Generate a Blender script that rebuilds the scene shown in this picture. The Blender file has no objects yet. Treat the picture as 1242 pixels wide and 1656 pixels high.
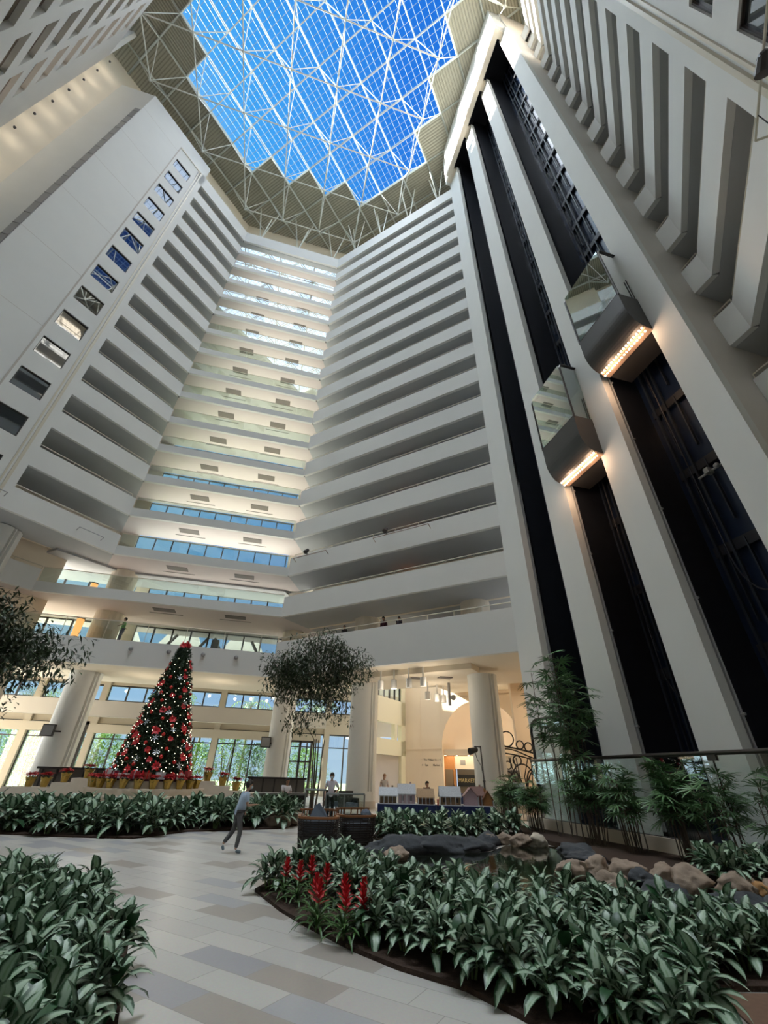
import bpy, bmesh, math, random
from mathutils import Vector, Matrix
random.seed(7)
PI = math.pi
R2 = math.sqrt(2)
scene = bpy.context.scene
COL = scene.collection

# ------------------------------------------------------------------ camera
cam_d = bpy.data.cameras.new('camera'); cam = bpy.data.objects.new('camera', cam_d); COL.objects.link(cam)
def _cam():
    P, R, Y = math.radians(32.46), math.radians(1.63), math.radians(14.33)
    fw = Vector((math.sin(Y)*math.cos(P), math.cos(Y)*math.cos(P), math.sin(P)))
    rt = Vector((math.cos(Y), -math.sin(Y), 0)); up = rt.cross(fw)
    r2 = rt*math.cos(R)+up*math.sin(R); u2 = -rt*math.sin(R)+up*math.cos(R)
    m = Matrix((r2, u2, -fw)).transposed().to_4x4()
    m.translation = Vector((0, 0, 2.0))
    return m
cam.matrix_world = _cam()
cam_d.sensor_fit = 'VERTICAL'; cam_d.sensor_height = 36; cam_d.lens = 671.2*36/1656
cam_d.clip_start = 0.05; cam_d.clip_end = 1000
scene.camera = cam
# ------------------------------------------------------------------ world, sun, exposure
scene.view_settings.view_transform = 'Standard'; scene.view_settings.look = 'None'
scene.view_settings.gamma = 1; scene.view_settings.use_curve_mapping = False
scene.view_settings.exposure = 0.0
scene.cycles.use_denoising = True; scene.cycles.max_bounces = 10; scene.cycles.diffuse_bounces = 6; scene.cycles.transparent_max_bounces = 12
scene.cycles.sample_clamp_indirect = 6
SUN = Vector((1.6, -1.0, -1.0)).normalized()
world = bpy.data.worlds.new('sky'); scene.world = world; world.use_nodes = True
nt = world.node_tree; nt.nodes.clear()
out = nt.nodes.new('ShaderNodeOutputWorld'); bg = nt.nodes.new('ShaderNodeBackground')
tc = nt.nodes.new('ShaderNodeTexCoord'); dp = nt.nodes.new('ShaderNodeVectorMath'); dp.operation = 'DOT_PRODUCT'
dp.inputs[1].default_value = -SUN
rp = nt.nodes.new('ShaderNodeValToRGB'); cr = rp.color_ramp
cr.elements[0].position = 0.25; cr.elements[0].color = (0.012, 0.12, 0.62, 1)
cr.elements[1].position = 1.0; cr.elements[1].color = (0.62, 0.86, 1.0, 1)
e = cr.elements.new(0.50); e.color = (0.020, 0.20, 0.78, 1)
e = cr.elements.new(0.72); e.color = (0.06, 0.40, 0.92, 1)
nt.links.new(tc.outputs['Generated'], dp.inputs[0]); nt.links.new(dp.outputs['Value'], rp.inputs['Fac'])
sz = nt.nodes.new('ShaderNodeSeparateXYZ'); nt.links.new(tc.outputs['Generated'], sz.inputs[0])
hr = nt.nodes.new('ShaderNodeMapRange'); hr.inputs['From Min'].default_value = 0.0; hr.inputs['From Max'].default_value = 0.5; hr.inputs['To Min'].default_value = 0.85; hr.inputs['To Max'].default_value = 0.0
nt.links.new(sz.outputs['Z'], hr.inputs['Value'])
hm = nt.nodes.new('ShaderNodeMix'); hm.data_type = 'RGBA'; hm.inputs[7].default_value = (0.62, 0.80, 0.95, 1)
nt.links.new(hr.outputs[0], hm.inputs[0]); nt.links.new(rp.outputs['Color'], hm.inputs[6]); nt.links.new(hm.outputs[2], bg.inputs['Color']); bg.inputs['Strength'].default_value = 1.0
nt.links.new(bg.outputs['Background'], out.inputs['Surface'])
def sun(name, d, strength, angle, col):
    l = bpy.data.lights.new(name, 'SUN'); l.energy = strength; l.angle = math.radians(angle); l.color = col
    o = bpy.data.objects.new(name, l); COL.objects.link(o)
    o.rotation_euler = Vector(d).to_track_quat('-Z', 'Y').to_euler(); o.location = (0, 0, 120)
    return o
sun('sunlight', SUN, 42.0, 0.6, (1.0, 0.95, 0.88))
sun('wide_fill_sun', (0.75, -0.15, -1), 9.8, 140, (0.74, 0.88, 1.0))  # added wide fill sun, brightens the interior beyond what the sky gives
sun('zenith_fill_sun', (0.05, 0.02, -1), 5.8, 46, (0.97, 0.98, 1.0))  # added narrow fill sun pointing down, lifts the ground floor
scene.unit_settings.system = 'METRIC'; scene.unit_settings.scale_length = 0.78

# ------------------------------------------------------------------ materials
def M(name, col, rough=0.6, metal=0.0, noise=0.0, nscale=6.0, bump=0.0, bscale=40.0, emit=None, estr=0.0, spec=0.5, coat=0.0):
    m = bpy.data.materials.new(name); m.use_nodes = True; t = m.node_tree
    b = t.nodes['Principled BSDF']
    b.inputs['Roughness'].default_value = rough; b.inputs['Metallic'].default_value = metal
    b.inputs['Specular IOR Level'].default_value = spec; b.inputs['Coat Weight'].default_value = coat
    c = (*col, 1)
    tcn = t.nodes.new('ShaderNodeTexCoord')
    n = t.nodes.new('ShaderNodeTexNoise'); n.inputs['Scale'].default_value = nscale; n.inputs['Detail'].default_value = 3
    t.links.new(tcn.outputs['Object'], n.inputs['Vector'])
    mx = t.nodes.new('ShaderNodeMix'); mx.data_type = 'RGBA'
    k = 1-noise
    mx.inputs[6].default_value = (col[0]*k, col[1]*k, col[2]*k, 1); mx.inputs[7].default_value = (min(1, col[0]*(1+noise)), min(1, col[1]*(1+noise)), min(1, col[2]*(1+noise)), 1)
    t.links.new(n.outputs['Fac'], mx.inputs[0]); t.links.new(mx.outputs[2], b.inputs['Base Color'])
    if bump:
        n2 = t.nodes.new('ShaderNodeTexNoise'); n2.inputs['Scale'].default_value = bscale; n2.inputs['Detail'].default_value = 4
        t.links.new(tcn.outputs['Object'], n2.inputs['Vector'])
        bp = t.nodes.new('ShaderNodeBump'); bp.inputs['Strength'].default_value = bump; bp.inputs['Distance'].default_value = 0.02
        t.links.new(n2.outputs['Fac'], bp.inputs['Height']); t.links.new(bp.outputs['Normal'], b.inputs['Normal'])
    if emit:
        b.inputs['Emission Color'].default_value = (*emit, 1); b.inputs['Emission Strength'].default_value = estr
    return m
def glass(name, tint, refl=1.0, ior=1.5, rough=0.0):
    m = bpy.data.materials.new(name); m.use_nodes = True; t = m.node_tree; t.nodes.clear()
    o = t.nodes.new('ShaderNodeOutputMaterial'); tr = t.nodes.new('ShaderNodeBsdfTransparent'); gl = t.nodes.new('ShaderNodeBsdfGlossy')
    fr = t.nodes.new('ShaderNodeFresnel'); fr.inputs['IOR'].default_value = ior
    mu = t.nodes.new('ShaderNodeMath'); mu.operation = 'MULTIPLY'; mu.inputs[1].default_value = refl; mu.use_clamp = True
    mx = t.nodes.new('ShaderNodeMixShader'); gl.inputs['Roughness'].default_value = rough
    tr.inputs['Color'].default_value = (*tint, 1); gl.inputs['Color'].default_value = (1, 1, 1, 1)
    ge = t.nodes.new('ShaderNodeNewGeometry'); mr = t.nodes.new('ShaderNodeMapRange')
    mr.inputs['To Min'].default_value = ior; mr.inputs['To Max'].default_value = 1/ior
    t.links.new(ge.outputs['Backfacing'], mr.inputs['Value']); t.links.new(mr.outputs[0], fr.inputs['IOR'])
    t.links.new(fr.outputs[0], mu.inputs[0]); t.links.new(mu.outputs[0], mx.inputs[0])
    t.links.new(tr.outputs[0], mx.inputs[1]); t.links.new(gl.outputs[0], mx.inputs[2]); t.links.new(mx.outputs[0], o.inputs['Surface'])
    return m
WHITE = M('white_plaster', (0.71, 0.71, 0.68), 0.8, noise=0.03, nscale=0.6, bump=0.15, bscale=30)
CREAM = M('cream_plaster', (0.76, 0.68, 0.55), 0.8, noise=0.03, nscale=0.6, bump=0.15, bscale=30)
TAUPE = M('taupe_plaster', (0.50, 0.46, 0.41), 0.8, noise=0.04, nscale=1)
CEILP = M('peach_glow_ceiling', (0.64, 0.57, 0.54), 0.85, noise=0.02, nscale=1)  # warm glow of the middle corridors put into the ceiling colour
CEIL = M('shade_grey_ceiling', (0.44, 0.45, 0.45), 0.85, noise=0.03, nscale=1)  # shade of the side corridors put into a darker ceiling colour
DECKR = M('olive_rib_shade', (0.27, 0.26, 0.20), 0.7)  # ribs coloured darker than the deck to stand in for shadow gaps
DECKM = M('olive_metal_deck', (0.43, 0.41, 0.32), 0.6, noise=0.05, nscale=0.5)
STEEL = M('white_steel', (0.62, 0.65, 0.60), 0.4, noise=0.03)
RAILM = M('cream_rail_paint', (0.62, 0.57, 0.46), 0.4)
DARKM = M('dark_bronze_frame', (0.035, 0.028, 0.024), 0.35, noise=0.1)
BLACKM = M('black_shaft_paint', (0.012, 0.014, 0.02), 0.5, noise=0.3, nscale=2)
SHAFTG = M('blue_black_shaft_panel', (0.016, 0.028, 0.060), 0.22, noise=0.3, nscale=0.8, spec=0.9)
SHAFTG.node_tree.nodes['Principled BSDF'].inputs['IOR'].default_value = 1.3
SHAFTR = M('shaft_rail_steel', (0.020, 0.028, 0.042), 0.45, metal=0.0)
CARPET = M('orange_brown_carpet', (0.38, 0.22, 0.12), 0.95, noise=0.2, nscale=3)
GREY = M('grey_metal', (0.30, 0.30, 0.30), 0.5, noise=0.05)
VENTM = M('grey_vent_paint', (0.25, 0.22, 0.20), 0.6)
BROWNW = M('orange_brown_wood', (0.50, 0.24, 0.09), 0.4, noise=0.15, nscale=8)
MULCH = M('dark_brown_mulch', (0.045, 0.025, 0.015), 0.95, noise=0.5, nscale=25, bump=1.0, bscale=30)
WATER = M('dark_pond_water', (0.010, 0.013, 0.008), 0.04, bump=0.15, bscale=3, spec=0.8)
ROCKD = M('dark_grey_rock', (0.055, 0.062, 0.07), 0.85, noise=0.35, nscale=5, bump=0.9, bscale=9)
ROCKL = M('pale_tan_rock', (0.32, 0.25, 0.19), 0.85, noise=0.45, nscale=4, bump=0.9, bscale=8)
STONE = M('travertine_block', (0.62, 0.55, 0.45), 0.6, noise=0.1, nscale=3, bump=0.1)
NAVY = M('navy_blue_cloth', (0.010, 0.022, 0.085), 0.9, noise=0.1)
GLASS = glass('clear_glass', (0.90, 0.95, 0.94), 1.6, 1.5)
RGLASS = glass('balustrade_glass', (0.84, 0.90, 0.88), 2.3, 1.52)
SKYGL = glass('skylight_glass', (0.96, 0.98, 1.0), 0.25, 1.45)
BAR = M('blue_grey_glazing_bar', (0.22, 0.34, 0.46), 0.5)
TOWG = M('reflective_window_glass', (0.02, 0.025, 0.03), 0.02, spec=0.6)
TOWG.node_tree.nodes['Principled BSDF'].inputs['IOR'].default_value = 1.9
WARM = M('warm_lamp', (1, 0.6, 0.3), 0.5, emit=(1.0, 0.55, 0.25), estr=6)
ORANGEL = M('orange_lamp', (1, 0.4, 0.15), 0.5, emit=(1.0, 0.30, 0.08), estr=5)
BULB = M('warm_bulb', (1, 0.8, 0.6), 0.5, emit=(1.0, 0.62, 0.36), estr=14)
DOWNL = M('white_downlight', (1, 1, 1), 0.5, emit=(1.0, 0.88, 0.7), estr=6)

# ------------------------------------------------------------------ mesh builder
class MB:
    def __init__(s): s.v = []; s.f = []; s.uv = {}
    def add(s, vs, fs, uvs=None):
        n = len(s.v); s.v += [tuple(p) for p in vs]; s.f += [tuple(i+n for i in f) for f in fs]
        if uvs:
            for i, u in enumerate(uvs): s.uv[n+i] = u
        return s
    def prism(s, poly, z0, z1):
        n = len(poly)
        a = sum(poly[i][0]*poly[(i+1) % n][1]-poly[(i+1) % n][0]*poly[i][1] for i in range(n))
        if a < 0: poly = poly[::-1]
        vs = [(x, y, z0) for x, y in poly]+[(x, y, z1) for x, y in poly]
        fs = [tuple(range(n-1, -1, -1)), tuple(range(n, 2*n))]+[(i, (i+1) % n, n+(i+1) % n, n+i) for i in range(n)]
        return s.add(vs, fs)
    def box(s, x0, x1, y0, y1, z0, z1):
        x0, x1 = min(x0, x1), max(x0, x1); y0, y1 = min(y0, y1), max(y0, y1)
        return s.prism([(x0, y0), (x1, y0), (x1, y1), (x0, y1)], min(z0, z1), max(z0, z1))
    def tbox(s, mat, x0, x1, y0, y1, z0, z1):
        n = len(s.v); s.box(x0, x1, y0, y1, z0, z1)
        for i in range(n, len(s.v)): s.v[i] = tuple(mat @ Vector(s.v[i]))
        return s
    def tube(s, p0, p1, r0, r1=None, n=6, cap=True):
        p0 = Vector(p0); p1 = Vector(p1); r1 = r0 if r1 is None else r1
        d = (p1-p0)
        if d.length < 1e-6: return s
        d.normalize(); a = Vector((0, 0, 1)) if abs(d.z) < 0.9 else Vector((1, 0, 0))
        u = d.cross(a).normalized(); w = d.cross(u)
        vs = []
        for p, r in ((p0, r0), (p1, r1)):
            for i in range(n):
                t = 2*PI*i/n; vs.append(p+u*r*math.cos(t)+w*r*math.sin(t))
        fs = [(i, n+i, n+(i+1) % n, (i+1) % n) for i in range(n)]
        if cap: fs += [tuple(range(n)), tuple(range(2*n-1, n-1, -1))]
        return s.add(vs, fs)
    def path(s, pts, r, n=6):
        for i in range(len(pts)-1): 
            ra = r[i] if isinstance(r, (list, tuple)) else r; rb = r[i+1] if isinstance(r, (list, tuple)) else r
            s.tube(pts[i], pts[i+1], ra, rb, n)
        return s
    def ball(s, c, r, n=8, m=5, sz=1.0):
        vs = [(c[0], c[1], c[2]+r*sz)]
        for j in range(1, m):
            for i in range(n):
                a = PI*j/m; b = 2*PI*i/n
                vs.append((c[0]+r*math.sin(a)*math.cos(b), c[1]+r*math.sin(a)*math.sin(b), c[2]+r*sz*math.cos(a)))
        vs.append((c[0], c[1], c[2]-r*sz)); L = len(vs)-1
        fs = [(0, 1+i, 1+(i+1) % n) for i in range(n)]
        for j in range(m-2):
            for i in range(n): fs.append((1+j*n+i, 1+(j+1)*n+i, 1+(j+1)*n+(i+1) % n, 1+j*n+(i+1) % n))
        fs += [(L, 1+(m-2)*n+(i+1) % n, 1+(m-2)*n+i) for i in range(n)]
        return s.add(vs, fs)
    def lathe(s, prof, c=(0, 0, 0), n=16):
        vs = []
        for r, z in prof:
            for i in range(n):
                t = 2*PI*i/n; vs.append((c[0]+r*math.cos(t), c[1]+r*math.sin(t), c[2]+z))
        fs = []
        for j in range(len(prof)-1):
            for i in range(n): fs.append((j*n+i, j*n+(i+1) % n, (j+1)*n+(i+1) % n, (j+1)*n+i))
        fs.append(tuple(range(n-1, -1, -1))); fs.append(tuple(range((len(prof)-1)*n, len(prof)*n)))
        return s.add(vs, fs)
    def build(s, name, mat, parent=None, smooth=False, label=None, cat=None, group=None, kind=None, loc=None):
        me = bpy.data.meshes.new(name); me.from_pydata(s.v, [], s.f)
        if s.uv:
            L = me.uv_layers.new(name='uv')
            for l in me.loops: L.data[l.index].uv = s.uv.get(l.vertex_index, (0, 0))
        if mat: me.materials.append(mat)
        if smooth:
            for p in me.polygons: p.use_smooth = True
        me.update()
        o = bpy.data.objects.new(name, me); COL.objects.link(o)
        if parent: o.parent = parent
        if loc: o.location = loc
        return tag(o, label, cat, group, kind)
def tag(o, label=None, cat=None, group=None, kind=None):
    if label: o['label'] = label
    if cat: o['category'] = cat
    if group: o['group'] = group
    if kind: o['kind'] = kind
    return o
def empty(name, loc=(0, 0, 0), rz=0.0, label=None, cat=None, group=None, kind=None):
    o = bpy.data.objects.new(name, None); COL.objects.link(o); o.location = loc; o.rotation_euler = (0, 0, rz)
    o.empty_display_size = 0.2
    return tag(o, label, cat, group, kind)
KIDS = {}
def dup(root, loc, rz=0.0, sc=1.0, label=None, group=None, name=None):
    r = root.copy(); COL.objects.link(r); r.location = loc; r.rotation_euler = (0, 0, rz); r.scale = (sc, sc, sc)
    if label: r['label'] = label
    if group: r['group'] = group
    for ch in [c for c in list(bpy.data.objects) if c.parent == root] if root.name not in KIDS else KIDS[root.name]:
        c = ch.copy(); COL.objects.link(c); c.parent = r
    return r

# ------------------------------------------------------------------ facets of the octagonal atrium
class Facet:
    def __init__(s, o, d, n): s.o = Vector(o); s.d = Vector(d).normalized(); s.n = Vector(n).normalized()
    def p(s, a, t=0.0):
        q = s.o+s.d*a+s.n*t; return (q.x, q.y)
    def quad(s, a0, a1, t0, t1): return [s.p(a0, t0), s.p(a1, t0), s.p(a1, t1), s.p(a0, t1)]
    def box(s, mb, a0, a1, z0, z1, t0=0.0, t1=0.3): mb.prism(s.quad(a0, a1, t0, t1), z0, z1); return mb
FL = Facet((-14.6, 37.6), (-1, -1), (-1, 1))
FM = Facet((-14.6, 37.6), (1, 0), (0, 1))
FR = Facet((0.4, 37.6), (1, -1), (1, 1))
FS = Facet((16.75, 6.95), (0, -1), (1, 0))
FX = Facet((16.75, 6.05), (-1, -1), (1, -1))
FF = Facet((-31.0, 21.8), (1, -1), (-1, -1))
LENR = 20.31
Z = [15.65+3.965*k for k in range(15)]
ZTOP = 75.8; ROOF = 86.0
S_ = 'structure'

# ---- ground floor
def tile_mat():
    m = bpy.data.materials.new('stone_tile_floor'); m.use_nodes = True; t = m.node_tree; b = t.nodes['Principled BSDF']
    tcn = t.nodes.new('ShaderNodeTexCoord'); mp = t.nodes.new('ShaderNodeMapping'); mp.inputs['Rotation'].default_value = (0, 0, math.radians(46))
    mp.inputs['Location'].default_value = (0.3, 0.12, 0)
    t.links.new(tcn.outputs['Object'], mp.inputs['Vector'])
    def brick(w, h, off):
        k = t.nodes.new('ShaderNodeTexBrick'); k.inputs['Scale'].default_value = 1.0
        k.inputs['Brick Width'].default_value = w; k.inputs['Row Height'].default_value = h; k.offset = off; k.offset_frequency = 2
        k.inputs['Mortar Size'].default_value = 0.006; k.inputs['Mortar Smooth'].default_value = 0.1; k.inputs['Bias'].default_value = 0
        k.inputs['Color1'].default_value = (0, 0, 0, 1); k.inputs['Color2'].default_value = (1, 1, 1, 1); k.inputs['Mortar'].default_value = (0, 0, 0, 1)
        t.links.new(mp.outputs[0], k.inputs['Vector']); return k
    k = brick(1.15, 0.48, 0.37)
    rp = t.nodes.new('ShaderNodeValToRGB'); c = rp.color_ramp; c.interpolation = 'CONSTANT'
    c.elements[0].position = 0; c.elements[0].color = (0.62, 0.60, 0.56, 1)
    for p, q in ((0.18, (0.66, 0.65, 0.60, 1)), (0.42, (0.62, 0.61, 0.57, 1)), (0.60, (0.69, 0.67, 0.62, 1)), (0.74, (0.44, 0.44, 0.46, 1)), (0.82, (0.46, 0.42, 0.37, 1)), (0.90, (0.50, 0.51, 0.52, 1))):
        e = c.elements.new(p); e.color = q
        t.links.new(k.outputs['Color'], rp.inputs['Fac'])
    n = t.nodes.new('ShaderNodeTexNoise'); n.inputs['Scale'].default_value = 30; t.links.new(tcn.outputs['Object'], n.inputs['Vector'])
    mx = t.nodes.new('ShaderNodeMix'); mx.data_type = 'RGBA'; mx.blend_type = 'MULTIPLY'; mx.inputs[0].default_value = 0.18
    t.links.new(rp.outputs[0], mx.inputs[6]); t.links.new(n.outputs['Color'], mx.inputs[7])
    m2 = t.nodes.new('ShaderNodeMix'); m2.data_type = 'RGBA'; m2.inputs[7].default_value = (0.36, 0.34, 0.31, 1)
    t.links.new(k.outputs['Fac'], m2.inputs[0]); t.links.new(mx.outputs[2], m2.inputs[6]); t.links.new(m2.outputs[2], b.inputs['Base Color'])
    b.inputs['Roughness'].default_value = 0.32
    return m
MB().box(-48, 48, -16, 61, -0.3, 0).build('floor', tile_mat(), kind=S_)

# ---- balcony levels
GRILL = M('vent_grille', (0.17, 0.145, 0.13), 0.7, noise=0.2, nscale=20)
trim_i = [0]
def struct(mb, name, mat, parent=None): return mb.build(name, mat, parent, kind=None if parent else S_)
def rail_line(fc, a0, a1, zt, step=2.0, t=0.12, mb=None, r=0.035, h=0.30, mid=False):
    mb = mb or MB()
    p0 = fc.p(a0, t); p1 = fc.p(a1, t)
    mb.tube((*p0, zt+h), (*p1, zt+h), r)
    n = max(1, int(abs(a1-a0)/step))
    for i in range(n+1):
        q = fc.p(a0+(a1-a0)*i/n, t); mb.tube((*q, zt-0.02), (*q, zt+h), r*0.8, n=5)
    return mb
for k in range(15):
    zt = Z[k]; zb = zt-1.83
    # slab that is corridor floor above and ceiling below
    outer = 3.9
    if k >= 1:
        poly = [FL.p(8.34, 0), FL.p(0, 0), FR.p(0, 0), FR.p(LENR, 0), FR.p(LENR, outer), (0.4+outer*0.414, 37.6+outer), (-14.6-outer*0.414, 37.6+outer), FL.p(8.34, outer)]
        poly = [FL.p(8.34, 0.02), (-14.6-0.01, 37.62), (0.41, 37.62), FR.p(LENR, 0.02), FR.p(LENR, outer), (0.4+outer*0.414, 37.6+outer), (-14.6-outer*0.414, 37.6+outer), FL.p(8.34, outer)]
    else:
        poly = [(-26, 31.0), (-19.2, 37.62), (0.41, 37.62), FR.p(LENR, 0.02), FR.p(LENR, 8.5), (2.0, 47.5), (-30, 47.5), (-30, 35)]
    if k >= 1:
        c1, c2, o1, o2 = (-14.72, 37.885), (0.52, 37.885), (-14.6-outer*0.414, 37.6+outer), (0.4+outer*0.414, 37.6+outer)
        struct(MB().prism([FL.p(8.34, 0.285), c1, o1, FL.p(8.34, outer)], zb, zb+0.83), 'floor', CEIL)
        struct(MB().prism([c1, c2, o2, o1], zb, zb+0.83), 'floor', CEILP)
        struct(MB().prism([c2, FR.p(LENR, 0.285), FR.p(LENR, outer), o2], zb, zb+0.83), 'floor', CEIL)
    else:
        struct(MB().prism([(-26.2, 31.2), (-19.32, 37.885), (0.52, 37.885), (6.4, 43.6), (2.0, 47.5), (-30, 47.5), (-30, 35)], zb, zb+0.83), 'floor', CEILP)
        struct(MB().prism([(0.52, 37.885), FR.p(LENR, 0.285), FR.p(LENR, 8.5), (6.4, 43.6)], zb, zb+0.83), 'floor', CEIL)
    w = struct(FR.box(MB(), 0, LENR, zb, zt, 0, 0.28), 'wall_right', WHITE)
    rail_line(FR, 0.4, LENR, zt).build('handrail', RAILM, w)
    if k >= 1:
        w = struct(FL.box(MB(), 0, 8.34, zb, zt, 0, 0.28), 'wall_left', WHITE)
        rail_line(FL, 0.4, 8.3, zt).build('handrail', RAILM, w)
        a0 = 0.0
    else:
        a0 = -4.6
        f0 = Facet((-19.2, 37.6), (-1, -1), (-1, 1)); w = struct(f0.box(MB(), 0, 8, zb, zt, 0, 0.28), 'wall_left', WHITE)
        rail_line(f0, 0, 8, zt).build('handrail', RAILM, w)
    w = struct(FM.box(MB(), a0, 15.0, zb, zt-1.0, 0, 0.28), 'wall_back', WHITE)
    g = MB(); 
    FM.box(g, a0+0.05, 14.95, zt-1.05, zt+0.2, 0.10, 0.125); g.build('glass_panel', RGLASS, w)
    h = MB(); h.tube((*FM.p(a0, 0.11), zt+0.25), (*FM.p(15.0, 0.11), zt+0.25), 0.035); h.build('handrail', RAILM, w)
    # vents and slot diffusers in the M ceiling (underside of this slab)
    for vx in ((-9.6, -3.6) if k > 0 else (-9.6, -3.6)):
        v = MB().box(vx-0.9, vx+0.9, 38.75, 39.65, zb-0.03, zb+0.01)
        v.build('ceiling_vent', GRILL, label='grey ceiling grille, %s, balcony ceiling of level %d' % ('left one' if vx < -6 else 'right one', k+1), cat='vent', group='grilles in the glass-fronted balcony ceilings')
        v = MB().box(vx-1.4, vx+1.4, 40.2, 40.3, zb-0.03, zb+0.01)
        v.build('slot_diffuser', VENTM, label='thin dark slot diffuser beside the %s grille, balcony ceiling of level %d' % ('left' if vx < -6 else 'right', k+1), cat='vent', group='slot diffusers in the balcony ceilings')
    # short facet and right facet by the lift tower
    poly = [(17.04, 6.95), (18.8, 6.95), (18.8, 4.6), FX.p(6.8, outer), FX.p(6.8, 0.285), (17.04, 5.93)]
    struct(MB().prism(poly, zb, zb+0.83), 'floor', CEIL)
    w = struct(MB().prism([(16.75, 6.95), (16.75, 6.05), (17.03, 5.94), (17.03, 6.95)], zb, zt), 'wall_front', WHITE)
    rail_line(FS, 0.05, 0.85, zt, step=0.8).build('handrail', RAILM, w)
    w = struct(FX.box(MB(), 0, 6.8, zb, zt, 0, 0.28), 'wall_front', WHITE)
    rail_line(FX, 0.1, 6.8, zt).build('handrail', RAILM, w)
# top parapets
for fc, a0, a1, nm in ((FL, 0, 9.5, 'wall_left'), (FM, 0, 15, 'wall_back'), (FR, 0, LENR, 'wall_right'), (FX, 0, 6.8, 'wall_front')):
    struct(fc.box(MB(), a0, a1, 73.2, ZTOP, 0, 0.35), nm, WHITE)
struct(MB().box(16.75, 17.1, 5.95, 6.95, 73.2, ZTOP), 'wall_front', WHITE)
poly = [FL.p(8.34, 0.3), (-14.72, 37.9), (0.52, 37.9), FR.p(LENR, 0.3), FR.p(LENR, 3.9), (0.4+3.9*0.414, 41.5), (-14.6-3.9*0.414, 41.5), FL.p(8.34, 3.9)]
struct(MB().prism(poly, 73.2, 73.7), 'floor', CEIL)
struct(MB().prism([(16.9, 6.97), (18.8, 6.97), (18.8, 4.6), FX.p(6.8, 3.9), FX.p(6.8, 0.3), (16.9, 5.9)], 73.2, 73.7), 'floor', CEIL)
# lowest, taller parapet: runs straight on to the left past the corner
w = struct(FR.box(MB(), 0, LENR, 8.73, 11.55, 0, 0.35), 'wall_right', WHITE)
rail_line(FR, 0, LENR, 11.55, h=0.38).build('handrail', RAILM, w)
w = struct(MB().prism([(-26, 37.6), (0.4, 37.6), (0.55, 37.95), (-26, 37.95)], 8.73, 10.6), 'wall_back', WHITE)
MB().box(-26, 0.4, 37.72, 37.745, 10.55, 12.05).build('glass_panel', RGLASS, w)
h = MB(); h.tube((-26, 37.73, 12.1), (0.4, 37.73, 12.1), 0.04)
for x in range(-25, 1, 3): h.tube((x, 37.73, 10.6), (x, 37.73, 12.1), 0.02)
h.build('handrail', RAILM, w)
# soffit over the ground floor
struct(MB().prism([(-40, 37.97), (0.55, 37.97), FR.p(LENR, 0.36), (20, 19), (27, 26), (20.5, 32), (2.5, 46), (-40, 46)], 8.73, 10.55), 'ceiling', CREAM)
struct(MB().prism([(2.3, 38.2), (13.4, 27.1), (14.6, 28.3), (3.5, 39.4)], 8.35, 8.73), 'trim_1', CREAM)

# ---- corridor back walls
struct(FL.box(MB(), 0, 9.0, 17.8, ROOF, 3.9, 4.2), 'wall_left', CREAM)
struct(FR.box(MB(), 0, LENR+3, 13.8, ROOF, 3.9, 4.2), 'wall_right', CREAM)
struct(MB().prism([(-16.3, 41.52), (-16.3, 41.8), (-20.2, 38.5), (-20.0, 38.3)], 17.8, ROOF), 'wall_left', CREAM)
struct(MB().prism([(-14.6, 41.5), (-16.6, 41.5), (-16.6, 41.8), (-14.6, 41.8)], 17.8, ROOF), 'wall_back', CREAM)
struct(MB().prism([(0.2, 41.5), (2.2, 41.5), (3.3, 40.4), (3.6, 40.7), (2.4, 41.9), (0.2, 41.9)], 17.8, ROOF), 'wall_back', CREAM)
struct(MB().box(-14.6, 0.2, 41.5, 41.8, 75.0, ROOF), 'wall_back', CREAM)
# glazed back wall of the middle corridors
for k in range(1, 15):
    z0 = Z[k]-1.83+0.83; z1 = Z[k]+2.13 if k < 14 else 73.2
    w = struct(MB().box(-14.6, 0.2, 41.66, 41.68, z0, z1), 'window_1', GLASS)
    m = MB()
    for i in range(10): x = -14.6+1.62*i; m.box(x-0.05, x+0.05, 41.6, 41.74, z0, z1)
    m.box(-14.6, 0.2, 41.6, 41.74, z1-0.12, z1); m.box(-14.6, 0.2, 41.6, 41.74, z0, z0+0.1)
    m.build('mullion', DARKM, w)
# ends of the corridors
struct(FL.box(MB(), 8.34, 8.64, 17.8, ZTOP, 0.30, 4.2), 'wall_left', WHITE)
struct(FX.box(MB(), 6.8, 7.1, 0, ZTOP, 0.30, 4.2), 'wall_front', WHITE)
struct(FX.box(MB(), -3, 7.1, 0, ROOF, 3.9, 4.2), 'wall_front', CREAM)
struct(MB().box(18.8, 19.1, 2, 23.5, 0, ROOF), 'wall_front', CREAM)
struct(FL.box(MB(), 0, 0.02, 17.8, 17.81, 3, 3.01), 'trim_9', CREAM)

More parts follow.
